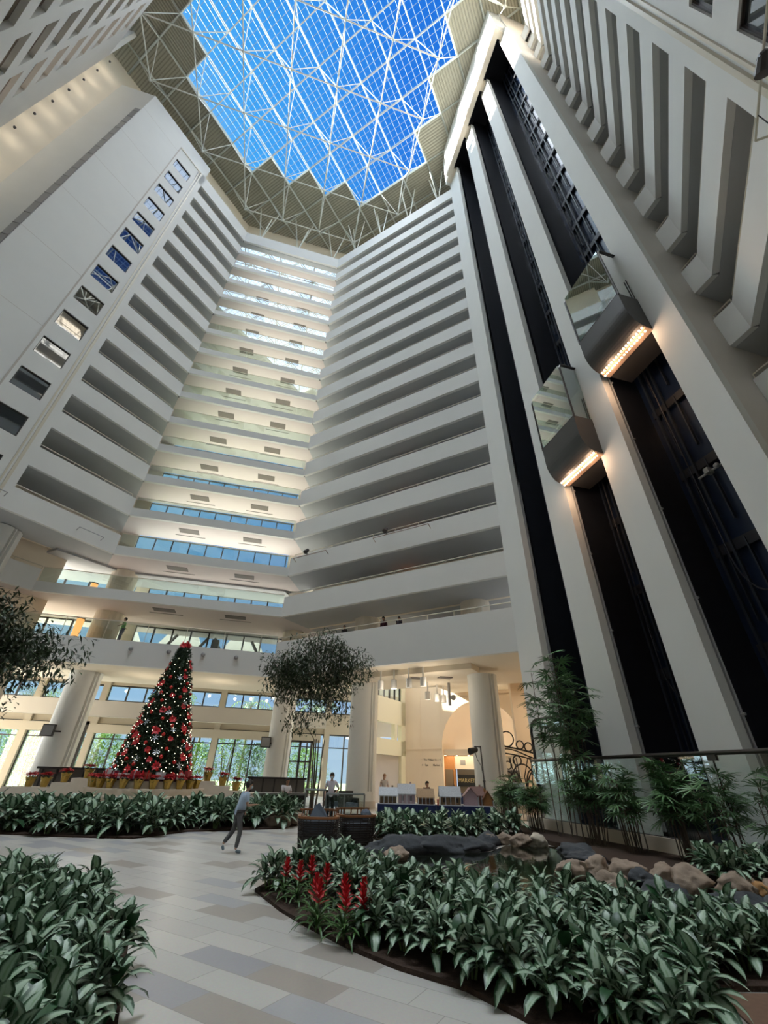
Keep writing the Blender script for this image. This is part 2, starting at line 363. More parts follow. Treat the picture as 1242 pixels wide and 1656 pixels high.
# ---- window towers (left one in view, right one overhead)
def tower(fc, s_slot, s_w0, s_w1, s_end, zrow, zbase, ztop, nm, side):
    b = MB()
    fc.box(b, s_slot, s_w0, zbase, ztop, 0, 0.3)
    fc.box(b, s_w1, s_end, zbase, ztop, 0, 0.3)
    edges = sorted(zrow)
    lo = zbase
    for zt in edges:
        fc.box(b, s_w0, s_w1, lo, zt-2.05, 0, 0.3); lo = zt
    fc.box(b, s_w0, s_w1, lo, ztop, 0, 0.3)
    w = struct(b, nm, WHITE)
    m = MB(); fc.box(m, s_w0-1.25+0.25, s_w0-1.25+0.45, zbase, ztop-3.3, -0.10, 0); fc.box(m, s_w0-1.25+0.60, s_w0-1.25+0.72, zbase, ztop-3.3, -0.06, 0)
    fc.box(m, s_w0-1.0, s_w1+0.3, ztop-3.5, ztop-3.2, -0.10, 0)
    m.build('moulding', RAILM, w)
    m = MB()
    for z in range(int(zbase)+9, int(ztop)-3, 8): fc.box(m, s_w1+0.35, s_end, z, z+0.035, -0.004, 0.0)
    fc.box(m, s_w1+0.3, s_w1+0.42, zbase, ztop-3.2, -0.04, 0.0)
    m.build('panel_joint', TAUPE, w)
    for i, zt in enumerate(edges):
        g = struct(fc.box(MB(), s_w0, s_w1, zt-2.05, zt, 0.16, 0.19), 'window_%d' % side, TOWG)
        m = MB()
        for a, c in ((s_w0, s_w0+0.06), (s_w1-0.06, s_w1)): fc.box(m, a, c, zt-2.05, zt, 0.08, 0.16)
        fc.box(m, s_w0, s_w1, zt-0.08, zt, 0.08, 0.16); fc.box(m, s_w0, s_w1, zt-2.05, zt-1.97, 0.08, 0.16)
        m.build('frame', DARKM, g)
tower(FL, 8.34, 9.9, 12.12, 17.68, [25.45+3.925*i for i in range(-1, 13)], 17.8, 78.8, 'wall_left', 2)
tower(FX, 6.8, 8.55, 10.8, 22.0, [25.45+3.925*i for i in range(-5, 13)], 0, 78.8, 'wall_front', 3)
struct(FL.box(MB(), 9.5, 9.9, 17.8, 17.81, 0.3, 0.31), 'trim_8', WHITE)
# left return of tower with the louvre strip, then the lit wall
w = struct(MB().box(-31.2, -27.1, 25.15, 25.45, 13.0, 78.8), 'wall_left', WHITE)
m = MB(); m.box(-27.75, -27.2, 25.09, 25.15, 20, 73)
for i in range(27): m.box(-27.75, -27.2, 25.05, 25.09, 20+i*2, 20.08+i*2)
m.build('louvre_strip', GREY, w)
struct(MB().prism([(-31.2, 25.15), (-31.2, 25.45), (-34.8, 22.0), (-34.6, 21.8)], 13.0, 78.8), 'wall_left', CREAM)
struct(MB().box(-31.2, -27.1, 25.45, 29.5, 78.5, 78.8), 'ceiling', CREAM)
# shell behind towers up to roof, so no daylight leaks
struct(MB().prism([(-18.9, 40.0), (-36.5, 22.5), (-36.8, 22.8), (-19.2, 40.3)], 0, ROOF), 'wall_left', CREAM)

GREYW = M('dimmed_grey_facade', (0.50, 0.48, 0.44), 0.8, noise=0.03, nscale=0.6)  # dim light on this side painted in, darker than the white facades
# ---- left facade (mirror of the right balconies side), above and behind the left ficus
b = MB(); bays = [(5.23, 9.05), (10.3, 14.1), (15.7, 19.5), (21.1, 24.9), (26.5, 30.3)]
prev = 0
for a0, a1 in bays:
    FF.box(b, prev, a0, 0, ZTOP, 0, 0.3); prev = a1
FF.box(b, prev, 43.8, 0, ZTOP, 0, 0.3)
for a0, a1 in bays:
    FF.box(b, a0, a1, 0, Z[0]-1.83+0.0, 0, 0.3); FF.box(b, a0, a1, 73.2, ZTOP, 0, 0.3)
struct(b, 'wall_left', GREYW)
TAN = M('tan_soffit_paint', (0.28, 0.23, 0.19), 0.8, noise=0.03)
for k in range(15):
    b = MB()
    for a0, a1 in bays: FF.box(b, a0, a1, Z[k]-1.83, Z[k], 0.0, 0.28)
    w = struct(b, 'wall_left', GREYW)
    r = MB()
    for a0, a1 in bays: rail_line(FF, a0, a1, Z[k], mb=r)
    r.build('handrail', RAILM, w)
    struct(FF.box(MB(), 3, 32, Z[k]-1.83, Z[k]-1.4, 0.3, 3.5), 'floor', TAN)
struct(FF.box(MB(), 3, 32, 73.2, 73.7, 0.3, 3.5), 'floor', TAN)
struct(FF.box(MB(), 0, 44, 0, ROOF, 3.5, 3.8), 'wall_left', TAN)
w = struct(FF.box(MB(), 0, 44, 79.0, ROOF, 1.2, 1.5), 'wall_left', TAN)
r = rail_line(FF, 0.2, 43, ZTOP, step=0.45, h=1.0, r=0.03); r.build('handrail', RAILM, w)
# back wall behind the camera closing the octagon
struct(MB().box(-6, 8, -12.2, -11.9, 0, ROOF), 'wall_front', WHITE)
struct(MB().prism([(-34.7, 21.9), (-31.0, 21.8), (-31.2, 21.4), (-34.9, 21.5)], 0, ROOF), 'wall_left', WHITE)

# scallop lights along the lit left wall
for i in range(9):
    z = 45.0+3.965*i
    t = empty('wall_sconce', (-31.35, 22.6, z), label='small uplight throwing a scallop of light on the left wall, number %s from the top' % ['nine', 'eight', 'seven', 'six', 'five', 'four', 'three', 'two', 'one'][i], cat='lamp', group='scallop lights up the left wall')
    MB().lathe([(0.08, -0.12), (0.12, 0.0), (0.12, 0.08)], n=10).build('housing', DARKM, t)
    MB().lathe([(0.10, 0.08), (0.10, 0.10)], n=10).build('lens', WARM, t)
    l = bpy.data.lights.new('sconce_light', 'POINT'); l.energy = 22; l.color = (1, 0.90, 0.75); l.shadow_soft_size = 0.15
    lo = bpy.data.objects.new('sconce_light', l); COL.objects.link(lo); lo.parent = t; lo.location = (-0.3, 0.5, 0.35)

def in_frame(x, y, z=0.3, mx=60):
    q = cam.matrix_world.inverted() @ Vector((x, y, z))
    if q.z > -0.3: return False
    px = 621+671.2*q.x/-q.z; py = 828-671.2*q.y/-q.z
    return -mx < px < 1242+mx and py < 1656+mx

LOBBY = M('beige_lobby_plaster', (0.52, 0.45, 0.34), 0.8, noise=0.03, nscale=0.6)
LOBBW = M('grey_beige_lobby_beam', (0.50, 0.46, 0.40), 0.8, noise=0.03, nscale=0.6)

# ------------------------------------------------------------------ roof: metal deck, stepped skylight, space frame
PT = 4.3; U0 = 25.2; V0 = 34.6
def uv2xy(u, v): return ((u-v)/R2, (u+v)/R2)
sky_rows = {0: (3, 5), 1: (2, 6), 2: (1, 6), 3: (0, 6), 4: (0, 6), 5: (0, 6), 6: (1, 6), 7: (2, 6), 8: (3, 5)}
def is_sky(i, j): return j in sky_rows and sky_rows[j][0] <= i <= sky_rows[j][1]
OCT_POLY = [(-31, 37.6), (0.4, 37.6), (14.76, 23.2), (19, 23.2), (19, 6.9), (16.75, 6.05), (-1, -11.7), (-34, 20)]
def inside_oct(x, y, g=0.0):
    return (y < 37.6+g and x+y < 38+1.4*g and x < 17+g and y-x > -10.7-1.4*g and y-x < 52.2+1.4*g and x+y > -9.2-1.4*g and y > -11.9 and not (x < -27.1-g and y > 25.2+g and False))
deck = MB(); ribs = MB(); pur = MB()
skg = MB(); skm = MB(); skb = MB()
top_edges = set(); nodes = {}
for i in range(-3, 12):
    for j in range(-4, 13):
        u1 = U0-PT*i; u0 = u1-PT; v1 = V0-PT*j; v0 = v1-PT
        cx_, cy_ = uv2xy((u0+u1)/2, (v0+v1)/2)
        if not inside_oct(cx_, cy_, 8): continue
        c = [uv2xy(u0, v0), uv2xy(u1, v0), uv2xy(u1, v1), uv2xy(u0, v1)]
        if is_sky(i, j):
            skg.add([(x, y, ROOF+0.45) for x, y in c], [(0, 1, 2, 3)])
            for q in range(0, 6):
                f = q/5
                w = 0.028
                a = uv2xy(u0+PT*f, v0); b = uv2xy(u0+PT*f, v1); skm.tube((*a, ROOF+0.38), (*b, ROOF+0.38), w, n=4, cap=False)
                a = uv2xy(u0, v0+PT*f); b = uv2xy(u1, v0+PT*f); skm.tube((*a, ROOF+0.38), (*b, ROOF+0.38), w, n=4, cap=False)
            for (a, b) in ((c[0], c[1]), (c[1], c[2]), (c[2], c[3]), (c[3], c[0])):
                skb.tube((*a, ROOF+0.25), (*b, ROOF+0.25), 0.08, n=4, cap=False)
        else:
            deck.prism(c, ROOF, ROOF+0.5)
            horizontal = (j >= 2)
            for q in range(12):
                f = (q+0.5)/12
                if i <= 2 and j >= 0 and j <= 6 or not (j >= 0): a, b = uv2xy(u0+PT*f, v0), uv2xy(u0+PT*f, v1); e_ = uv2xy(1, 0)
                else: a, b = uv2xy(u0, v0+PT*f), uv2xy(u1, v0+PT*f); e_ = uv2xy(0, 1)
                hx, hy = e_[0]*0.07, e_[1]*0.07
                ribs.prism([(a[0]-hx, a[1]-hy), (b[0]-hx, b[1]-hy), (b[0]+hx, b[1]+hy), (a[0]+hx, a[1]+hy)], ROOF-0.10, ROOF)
            for (a, b) in ((c[0], c[1]), (c[1], c[2]), (c[2], c[3]), (c[3], c[0])): pur.tube((*a, ROOF-0.18), (*b, ROOF-0.18), 0.13, n=4, cap=False)
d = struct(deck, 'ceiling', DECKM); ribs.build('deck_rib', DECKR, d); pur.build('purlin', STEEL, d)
w = struct(skg, 'window_4', SKYGL); skm.build('glazing_bar', BAR, w); skb.build('skylight_beam', M('pale_blue_beam_paint', (0.45, 0.55, 0.62), 0.5), w)
# cover outside the deck so the shell closes at the roof
struct(MB().prism([(-45, -20), (-45, 60), (-31.5, 47), (-42, 30)], ROOF+0.5, ROOF+1), 'ceiling', DECKM)
top = MB(); bot = MB(); dia = MB(); nod = MB()
ZB_, ZT_ = 80.0, 85.55
done = set(); tdone = set()
for i in range(-2, 10):
    for j in range(-2, 11):
        if (i+j) % 2 == 0: continue
        u = U0-PT*(i+0.5); v = V0-PT*(j+0.5); x, y = uv2xy(u, v)
        if not inside_oct(x, y, 0.6) or (x > 12.8 and y > 6) or x < -35.2: continue
        nodes[(i, j)] = (x, y)
for (i, j), (x, y) in nodes.items():
    nod.ball((x, y, ZB_), 0.2, 8, 6)
    for di, dj in ((1, 1), (1, -1)):
        if (i+di, j+dj) in nodes: q = nodes[(i+di, j+dj)]; bot.tube((x, y, ZB_), (q[0], q[1], ZB_), 0.08, n=6)
    for du in (-0.5, 0.5):
        for dv in (-0.5, 0.5):
            a = uv2xy(U0-PT*(i+0.5+du), V0-PT*(j+0.5+dv)); dia.tube((x, y, ZB_), (*a, ZT_), 0.055, n=5)
            tdone.add((round(i+0.5+du), round(j+0.5+dv)))
for (a, b) in tdone:
    p = uv2xy(U0-PT*a, V0-PT*b); nod.ball((*p, ZT_), 0.16, 6, 5)
    for da, db in ((1, 0), (0, 1)):
        if (a+da, b+db) in tdone: q = uv2xy(U0-PT*(a+da), V0-PT*(b+db)); top.tube((*p, ZT_), (*q, ZT_), 0.065, n=6)
t = empty('roof_space_frame', (-3, 17, 80), label='white tubular steel space frame spanning under the stepped skylight', cat='roof truss')
for mb, nm in ((top, 'top_chord'), (bot, 'bottom_chord'), (dia, 'diagonal_brace'), (nod, 'joint')):
    mb.v = [(a+3, b-17, c-80) for a, b, c in mb.v]; mb.build(nm, STEEL, t)
# short strut towers where the frame meets the balcony parapets
SF = MB()
for x in (-12.6, -6.5, -0.6): SF.tube((x, 38.2, ZTOP), (x+1.6, 38.2, ROOF), 0.09); SF.tube((x, 38.2, ZTOP), (x-1.6, 38.2, ROOF), 0.09); SF.tube((x, 38.2, ZTOP), (x+1.2, 36.5, ZB_), 0.09)
for a in (3, 8, 13, 18):
    p = FR.p(a, 0.7); 
    for da in (-1.2, 1.2): SF.tube((*p, ZTOP), (*FR.p(a+da, 0.7), ROOF), 0.08)
    SF.tube((*p, ZTOP), (*FR.p(a, -2), ZB_+0.3), 0.08)
SF.build('trim_11', STEEL, kind=S_)
# fire extinguisher pipe and lamp on right wall
# ------------------------------------------------------------------ lift tower
XF = 14.76
TAUPE2 = M('warm_grey_plaster', (0.66, 0.62, 0.57), 0.8, noise=0.03, nscale=1)
piers = [(6.95, 8.25), (11.5, 13.05), (16.05, 17.85), (20.9, 23.25)]
PIERS = []
for (y0, y1) in piers:
    PIERS.append(struct(MB().box(XF, XF+0.42, y0, y1, 0, 77.2), 'wall_right', WHITE))
w = struct(MB().box(XF+0.42, 18.8, 6.96, 7.25, 0, ROOF), 'wall_right', TAUPE2)
struct(MB().box(XF+0.2, 18.8, 23.0, 23.3, 0, ROOF), 'wall_right', WHITE)
# canopy over the shafts: box beam, soffit fingers over each pier
c = struct(MB().box(13.7, 14.1, 7.4, 22.0, 77.0, 85.9), 'wall_right', WHITE)
m = MB(); m.box(14.1, XF+0.3, 7.4, 8.0, 76.6, 77.2)
for (y0, y1) in piers[1:]: m.box(14.05, XF+0.3, y0+0.2, y1-0.4, 76.8, 77.5)
m.box(13.66, 14.3, 7.3, 22.1, 76.5, 77.05); m.build('soffit_beam', CREAM, c)
struct(MB().box(13.7, 18.8, 7.1, 7.4, 77.0, 85.9), 'wall_right', WHITE)
struct(MB().box(14.1, 18.8, 21.9, 23.3, 77.0, 85.9), 'wall_right', WHITE)
# shafts
struct(MB().box(17.4, 17.6, 7.2, 23.0, 0, 80), 'wall_right', SHAFTG)
struct(MB().box(14.2, 17.6, 7.4, 22, 80, 80.3), 'ceiling', BLACKM)
bays_ = [(8.25, 11.5), (13.05, 16.05), (17.85, 20.9)]
names = ['nearest', 'middle', 'farthest']
for bi, (y0, y1) in enumerate(bays_):
    for yy in (y0-0.45, y1+0.2):
        struct(MB().box(15.6, 17.4, yy, yy+0.2, 0, 80), 'trim_5', BLACKM)
    t = empty('lift_guide_frame', (17.0, (y0+y1)/2, 0), label='dark steel guide rails and brackets inside the %s open lift shaft' % names[bi], cat='lift rails', group='guide rails of the lift shafts')
    yc = (y0+y1)/2
    m = MB()
    for dy in (-1.35, -0.55, 0.75, 1.35): m.box(0.1, 0.22, dy-0.05, dy+0.05, 0, 79)
    m.build('guide_rail', SHAFTR, t)
    m = MB(); z = 2.0
    while z < 78: MB().box(0.20, 0.32, -1.55, 1.55, z, z+0.45).box(-0.5, 0.25, -1.40, -1.3, z+0.2, z+0.28).build('spandrel', BLACKM, t); z += 3.965
    m = MB(); z = 3.2
    while z < 78: m.box(0.16, 0.3, 0.2, 0.26, z, z+3.1); m.box(0.16, 0.3, 1.05, 1.1, z, z+3.1); z += 3.965
    m.build('mullion', SHAFTR, t)
    m = MB(); pts = []
    zc = (9.5, 6.5, 9.5)[bi]; ztop = (22, 20, 75)[bi]
    if bi < 2:
        pts.append((-0.3, -0.9, ztop))
        for q in range(13):
            a = PI*q/12; pts.append((-0.3, -0.1-0.8*math.cos(a), zc-1.6*math.sin(a)))
        pts.append((-0.3, 0.7, ztop)); m.path(pts, 0.03, 5); m.build('travelling_cable', BLACKM, t)
# conduit strips and buffers on pier sides
for i, (y0, y1) in enumerate(piers[1:]):
    m = MB(); m.box(XF+0.42, XF+0.62, y0+0.0, y0+0.12, 0.5, 26-3*i); m.tube((XF+0.5, y0-0.05, 0.5), (XF+0.5, y0-0.05, 24-3*i), 0.04)
    for z in range(4, 22, 4): m.tube((XF+0.5, y0-0.15, z), (XF+0.5, y0, z), 0.05)
    m.build('conduit', GREY, PIERS[i+1])
# lift sensor bar in shaft 1
m = MB(); m.tube((16.4, 8.4, 13.0), (16.4, 10.2, 13.0), 0.05); m.ball((16.3, 9.3, 13.0), 0.12); m.box(16.2, 16.5, 9.6, 9.8, 12.9, 13.15); m.tube((16.4, 8.4, 13.0), (17.4, 8.4, 13.0), 0.05)
m.build('shaft_bracket', GREY, label='grey steel bracket arm across the nearest lift shaft', cat='bracket')

CABG = M('cab_mirror_glass', (0.16, 0.20, 0.19), 0.03, spec=1.0)
CABG.node_tree.nodes['Principled BSDF'].inputs['IOR'].default_value = 2.3
CABS = M('cab_grey_metal', (0.05, 0.048, 0.047), 0.42, metal=0.2)
CABU = M('cab_copper_band', (0.55, 0.38, 0.28), 0.35, metal=0.4)
CABW = glass('cab_glass', (0.50, 0.66, 0.62), 4.2, 1.5)
def cab(y0, y1, z0, ztop, lab):
    # z0 bottom of body, glass from z0+2.3 to ztop
    t = empty('glass_lift_cab', (13.6, (y0+y1)/2, z0), label=lab, cat='lift', group=None)
    w = (y1-y0)/2; zg = 2.35; zt = ztop-z0
    # curved belly
    m = MB(); prof = [(0.0, zg), (0.0, 1.25)]+[(0.72*(1-math.cos(PI/2*q/10)), 1.25*(1-math.sin(PI/2*q/10))) for q in range(1, 11)]
    vs = []
    for x, z in prof: vs += [(x, -w, z), (x, w, z)]
    vs += [(2.6, -w, 0.0), (2.6, w, 0.0), (2.6, -w, zg), (2.6, w, zg)]
    n = len(vs)//2
    fs = [(2*i, 2*i+1, 2*(i+1)+1, 2*(i+1)) for i in range(n-1)]+[(2*(n-1), 2*(n-1)+1, 1, 0)]
    fs += [tuple(2*i for i in range(n)), tuple(2*i+1 for i in range(n-1, -1, -1))]
    m.add(vs, fs); m.build('belly', CABS, t)
    # glass box
    m = MB(); m.box(0.02, 0.04, -w+0.08, w-0.08, zg, zt-0.05); m.box(0.1, 1.5, -w+0.03, -w+0.05, zg-0.2, zt-0.1); m.box(0.1, 1.5, w-0.05, w-0.03, zg, zt-0.1); m.build('glass_front', CABW, t)
    m = MB()
    r = 0.055
    for s in (-1, 1):
        pts = [(0.03, s*w, zg-0.1), (0.03, s*w, zt-0.35), (0.12, s*w, zt-0.1), (0.35, s*w, zt), (1.2, s*w, zt)]
        m.path(pts, r, 8)
    m.tube((0.03, -w, zg), (0.03, w, zg), r*0.8, n=8)
    m.tube((1.55, -w, 0.4), (1.55, -w, zt), 0.05); m.tube((1.0, -w-0.02, zg), (1.0, -w-0.02, zg+1.6), 0.03)
    m.build('frame', DARKM, t)
    m = MB(); m.tube((0.25, -w, zt-0.02), (0.25, w, zt-0.02), 0.05); m.box(0.3, 2.6, -w+0.05, w-0.05, zt-0.12, zt-0.02); m.build('roof', CABS, t)
    m = MB(); m.tube((0.2, -w+0.1, zg+0.55), (0.2, w-0.1, zg+0.55), 0.05); m.build('handrail', STEEL, t)
    m = MB(); m.box(2.3, 2.4, -w+0.1, w-0.1, zg-0.6, zt-0.15); m.build('back_panel', TAUPE, t)
    m = MB(); m.box(0.15, 2.3, -w+0.1, w-0.1, zg-0.75, zg-0.65); m.build('cab_floor', CARPET, t)
    m = MB(); m.box(0.75, 1.2, -w+0.02, w-0.02, -0.10, 0.0); tray = m.build('light_tray', CABU, t)
    bm = MB().ball((0, 0, 0), 0.052, 8, 6); first = None
    for i in range(17):
        for q in range(2):
            p = (0.66+0.22*q, -w+0.12+(2*w-0.24)*i/16+(0.07 if q else 0), 0.0-0.06*q-0.04)
            if first is None: first = bm.build('light_bulb', BULB, tray); o = first
            else: o = first.copy(); COL.objects.link(o); o.parent = tray
            o.location = p
    m = MB().ball((1.9, -0.3, zg+0.9), 0.09); m.build('cab_lamp', WARM, t)
    for yy in (-0.8, 0.8):
        l = bpy.data.lights.new('bulb_light', 'POINT'); l.energy = 60; l.color = (1, 0.65, 0.42); l.shadow_soft_size = 0.2
        lo = bpy.data.objects.new('bulb_light', l); COL.objects.link(lo); lo.parent = t; lo.location = (0.6, yy, -0.5)
    return t
cab(8.15, 11.05, 19.95, 26.5, 'upper glass lift cab in the nearest shaft, grey belly edged with bulbs')
cab(12.85, 15.75, 16.2, 22.75, 'lower glass lift cab in the middle shaft, grey belly edged with bulbs')

# stage light bar fixed to a balcony front of the right side, overhead
t = empty('stage_light_bar', (*FX.p(8.9, -0.5), 18.3), label='thin bent pipe with a black stage lamp on the right balcony front overhead', cat='stage light')
def rel(p, t): return tuple(Vector(p)-Vector(t.location))
m = MB(); m.path([rel((*FX.p(6.98, -0.02), 17.9), t), rel((*FX.p(6.96, -0.57), 18.15), t), rel((*FX.p(11.3, -0.57), 18.6), t), rel((*FX.p(11.3, 0), 18.3), t)], 0.035, 8); m.build('pipe', RAILM, t)
m = MB(); q = rel((*FX.p(8.95, -0.62), 18.15), t)
m.tube(q, (q[0]+0.1, q[1]+0.25, q[2]-0.30), 0.16, 0.19, n=10); m.ball(q, 0.17); m.build('lamp_housing', DARKM, t)
m = MB(); m.path([rel((*FX.p(7.6, -0.57), 18.2), t), rel((*FX.p(7.5, -0.5), 17.7), t), rel((*FX.p(7.9, -0.4), 17.5), t)], 0.015, 5); m.build('hanging_cable', BLACKM, t)

# ------------------------------------------------------------------ ground storey on the window side
def column(x, y, r, z0, z1, lab, grp='round fluted columns'):
    t = empty('column', (x, y, z0), label=lab, cat='column', group=grp)
    m = MB(); prof = []
    n = 96; a0 = math.atan2(-y, -x)
    vs = []
    H = z1-z0
    ring = []
    for i in range(n):
        a = 2*PI*i/n
        da = (a-a0-0.55+PI) % (2*PI)-PI
        rr = r
        if abs(da) < 0.055 or abs(da-0.24) < 0.055: rr = r*0.84
        ring.append((rr*math.cos(a), rr*math.sin(a)))
    m.prism(ring, 1.05, H); m.prism([(r*1.0*math.cos(2*PI*i/24), r*1.0*math.sin(2*PI*i/24)) for i in range(24)], 0.45, 1.05)
    m.build('shaft', CREAM if False else WHITE, t)
    m = MB().prism([(r*1.03*math.cos(2*PI*i/24), r*1.03*math.sin(2*PI*i/24)) for i in range(24)], 0, 0.45); m.build('plinth', TAUPE, t)
    return t
column(8.0, 36.0, 1.1, 0, 8.73, 'tall cream column left of the gingerbread tables with a streak of sun')
column(15.1, 29.0, 1.05, 0, 8.35, 'tall grey column between the half dome niche and the wrought iron screen')
column(2.0, 42.5, 1.0, 0, 8.73, 'cream column behind the middle ficus with a small black speaker')
column(-14.6, 42.0, 1.2, 0, 8.73, 'tall cream column left of the Christmas tree')
column(-22.0, 35.4, 1.3, 9.3, 17.7, 'massive round column at the left edge carrying the window tower', None)
for x, y, lb in ((-14.6, 42.0, 'upper column head behind the glass balcony at left'), (2.0, 42.5, 'upper column head beside the right end of the glass balcony'), (8.0, 36.0, 'upper column head behind people on the lower right balcony'), (15.1, 29.0, 'upper column head behind the rail next to the lift tower')):
    m = MB(); r = 1.15
    m.prism([(r*math.cos(2*PI*i/24), r*math.sin(2*PI*i/24)) for i in range(24)], 0.0, 3.25)
    m.build('column', CREAM, label=lb, cat='column', loc=(x, y, 10.56))
    if y > 41: m2 = MB().prism([(1.15*math.cos(2*PI*i/24), 1.15*math.sin(2*PI*i/24)) for i in range(24)], 0, 3.1); m2.build('column', CREAM, label=lb.replace('upper column head', 'short column above the second balcony, over the one'), cat='column', loc=(x, y, 14.66))
# windows of the two open lower levels
def strip_window(mb, fr, x0, x1, y, z0, z1, n, frac=None):
    mb.box(x0, x1, y, y+0.03, z0, z1)
    for i in range(n+1): x = x0+(x1-x0)*i/n; fr.box(x-0.07, x+0.07, y-0.06, y+0.1, z0, z1)
    fr.box(x0, x1, y-0.06, y+0.1, z0, z0+0.1); fr.box(x0, x1, y-0.06, y+0.1, z1-0.12, z1)
for (z0, z1) in ((10.55, 13.9), (14.65, 17.8)):
    g = MB(); fr = MB(); strip_window(g, fr, -13, 2.2, 45.0, z0, z1-0.1, 9); fr.box(-13, 2.2, 44.95, 45.08, z0+(z1-z0)*0.30, z0+(z1-z0)*0.30+0.08)
    w = struct(g, 'window_5', GLASS); fr.build('mullion', DARKM, w)
struct(MB().box(-30, 3, 44.9, 45.2, 13.8, 14.66), 'wall_back', CREAM)
struct(MB().box(2.2, 3.4, 44.9, 45.3, 9.3, 17.8), 'wall_back', CREAM)
struct(MB().box(-14.2, -13, 44.9, 45.3, 9.3, 17.8), 'wall_back', CREAM)
g = MB(); fr = MB(); strip_window(g, fr, -27, -14.2, 45.0, 10.55, 13.8, 6); strip_window(g, fr, -27, -14.2, 45.0, 14.65, 17.8, 6); w = struct(g, 'window_6', GLASS); fr.build('mullion', DARKM, w)
struct(MB().box(-27.5, 2.0, 41.6, 45.1, 17.8, 18.2), 'ceiling', CEIL)
struct(MB().prism([(-14.6, 41.4), (0.4, 41.4), (2.5, 45.2), (-28, 45.2), (-19, 37.9)], 17.6, 17.8), 'ceiling', CEIL)
# right-hand lower level back wall with bright openings
f1 = Facet((0.4, 37.6), (1, -1), (1, 1))
for a0, a1 in ((-2, 4.2), (7.8, 9.0), (11.5, 23)): struct(f1.box(MB(), a0, a1, 10.55, 13.82, 8.4, 8.7), 'wall_right', CREAM)
struct(f1.box(MB(), 4.2, 11.5, 12.7, 13.82, 8.4, 8.7), 'wall_right', CREAM)
# glazed struts: pitched roof lights outside the lower windows
ROOFW = M('pale_roof_panel', (0.55, 0.50, 0.43), 0.7, noise=0.05)
for i, x in enumerate((-16, -9.5, -3, 3.5)):
    m = MB(); m.add([(x-3.2, 48, 11), (x+3.2, 48, 11), (x+3.2, 54, 11), (x-3.2, 54, 11), (x, 51, 17.5)], [(0, 1, 4), (1, 2, 4), (2, 3, 4), (3, 0, 4)])
    m.build('roof_pyramid', ROOFW, label='pale pyramid roof outside the lower balcony windows, %s from the left' % ('first', 'second', 'third', 'fourth')[i], cat='roof', group='pyramid roofs outside the windows')
m = MB()
for x in (-12, -9, -3.2, 0.5): m.tube((x, 45.6, 9.4), (x+(2.6 if x < -5 else -2.6), 46.4, 13.6), 0.14, n=4)
m.box(-5.9, -5.2, 45.3, 46, 9.3, 13.2); m.build('trim_10', DARKM, kind=S_)

# lobby enclosure
YB = 54.0
COFF = M('warm_white_coffer', (0.70, 0.66, 0.58), 0.8)
struct(MB().box(-40, 17, 46, 56, 10.4, 10.6), 'ceiling', LOBBW)
struct(MB().box(-40, 2.5, 45.7, 46.0, 9.3, 10.6), 'wall_back', LOBBY)
# beams
struct(MB().box(-32, 7, 50.0, 50.6, 6.2, 7.6), 'trim_2', LOBBW)
struct(MB().box(-32, 7, 53.4, 54.0, 5.0, 5.8), 'trim_3', LOBBY)
struct(MB().box(-40, 17, YB-0.1, YB+0.2, 9.6, 10.6), 'wall_back', LOBBY)
struct(MB().box(-40, 17, YB-0.1, YB+0.3, -0.2, 0.2), 'trim_4', TAUPE)
struct(MB().box(-40, 17, YB-0.1, YB+0.2, 5.9, 8.0), 'wall_back', LOBBY)
g = MB(); fr = MB()
for x0 in (-34, -28, -22, -16, -10, -4, 2, 8):
    for z0, z1 in ((0.2, 5.9), (8.0, 9.6)):
        g.box(x0, x0+5.4, YB, YB+0.03, z0, z1)
        for i in range(4): fr.box(x0+1.8*i-0.07, x0+1.8*i+0.07, YB-0.1, YB+0.1, z0, z1)
        fr.box(x0, x0+5.4, YB-0.08, YB+0.08, z1-0.15, z1); fr.box(x0, x0+5.4, YB-0.08, YB+0.08, z0, z0+0.12)
    fr.box(x0, x0+5.4, YB-0.08, YB+0.08, 4.5, 4.6)
w = struct(g, 'window_7', GLASS); fr.build('mullion', DARKM, w)
for i, x in enumerate((-28.3, -22.3, -16.3, -10.3, -4.3, 1.7, 7.7, 13.7)):
    struct(MB().box(x-0.3, x+0.3, YB-0.5, YB+0.4, 0, 10.4), 'wall_back', LOBBY)
m = MB(); m.box(-16.0, -15.85, 48, 48.3, 0, 5.6); m.box(-15.2, -15.05, 48, 48.3, 0, 5.6); m.box(-16.0, -15.05, 48, 48.3, 5.3, 5.6); m.box(-15.85, -15.2, 48.1, 48.2, 0, 5.4)
m.build('door_1', DARKM, kind=S_)
m = MB(); 
for x in (3.4, 4.6, 5.8): m.box(x-0.12, x+0.12, 51, 51.3, 0, 5.0)
m.box(3.3, 5.9, 51, 51.3, 4.8, 5.0); m.box(3.3, 5.9, 51, 51.3, 3.0, 3.15); m.build('door_2', DARKM, kind=S_)
for i, (x, y) in enumerate([(-12, 48), (-9, 47.5), (-10.5, 51), (-6.5, 48.5), (-1.5, 48), (1.2, 50), (-3.5, 47), (-16, 48), (0.5, 47.2)]):
    MB().lathe([(0.16, 0), (0.16, -0.03)], n=12).build('downlight', DOWNL, label='small round recessed downlight in the lobby ceiling beyond the balcony', cat='lamp', group='recessed downlights in the lobby ceiling', loc=(x, y, 10.38))
    l = bpy.data.lights.new('downlight_light', 'POINT'); l.energy = 14; l.color = (1, 0.84, 0.62); l.shadow_soft_size = 0.2
    lo = bpy.data.objects.new('downlight_light', l); COL.objects.link(lo); lo.location = (x, y, 9.9)
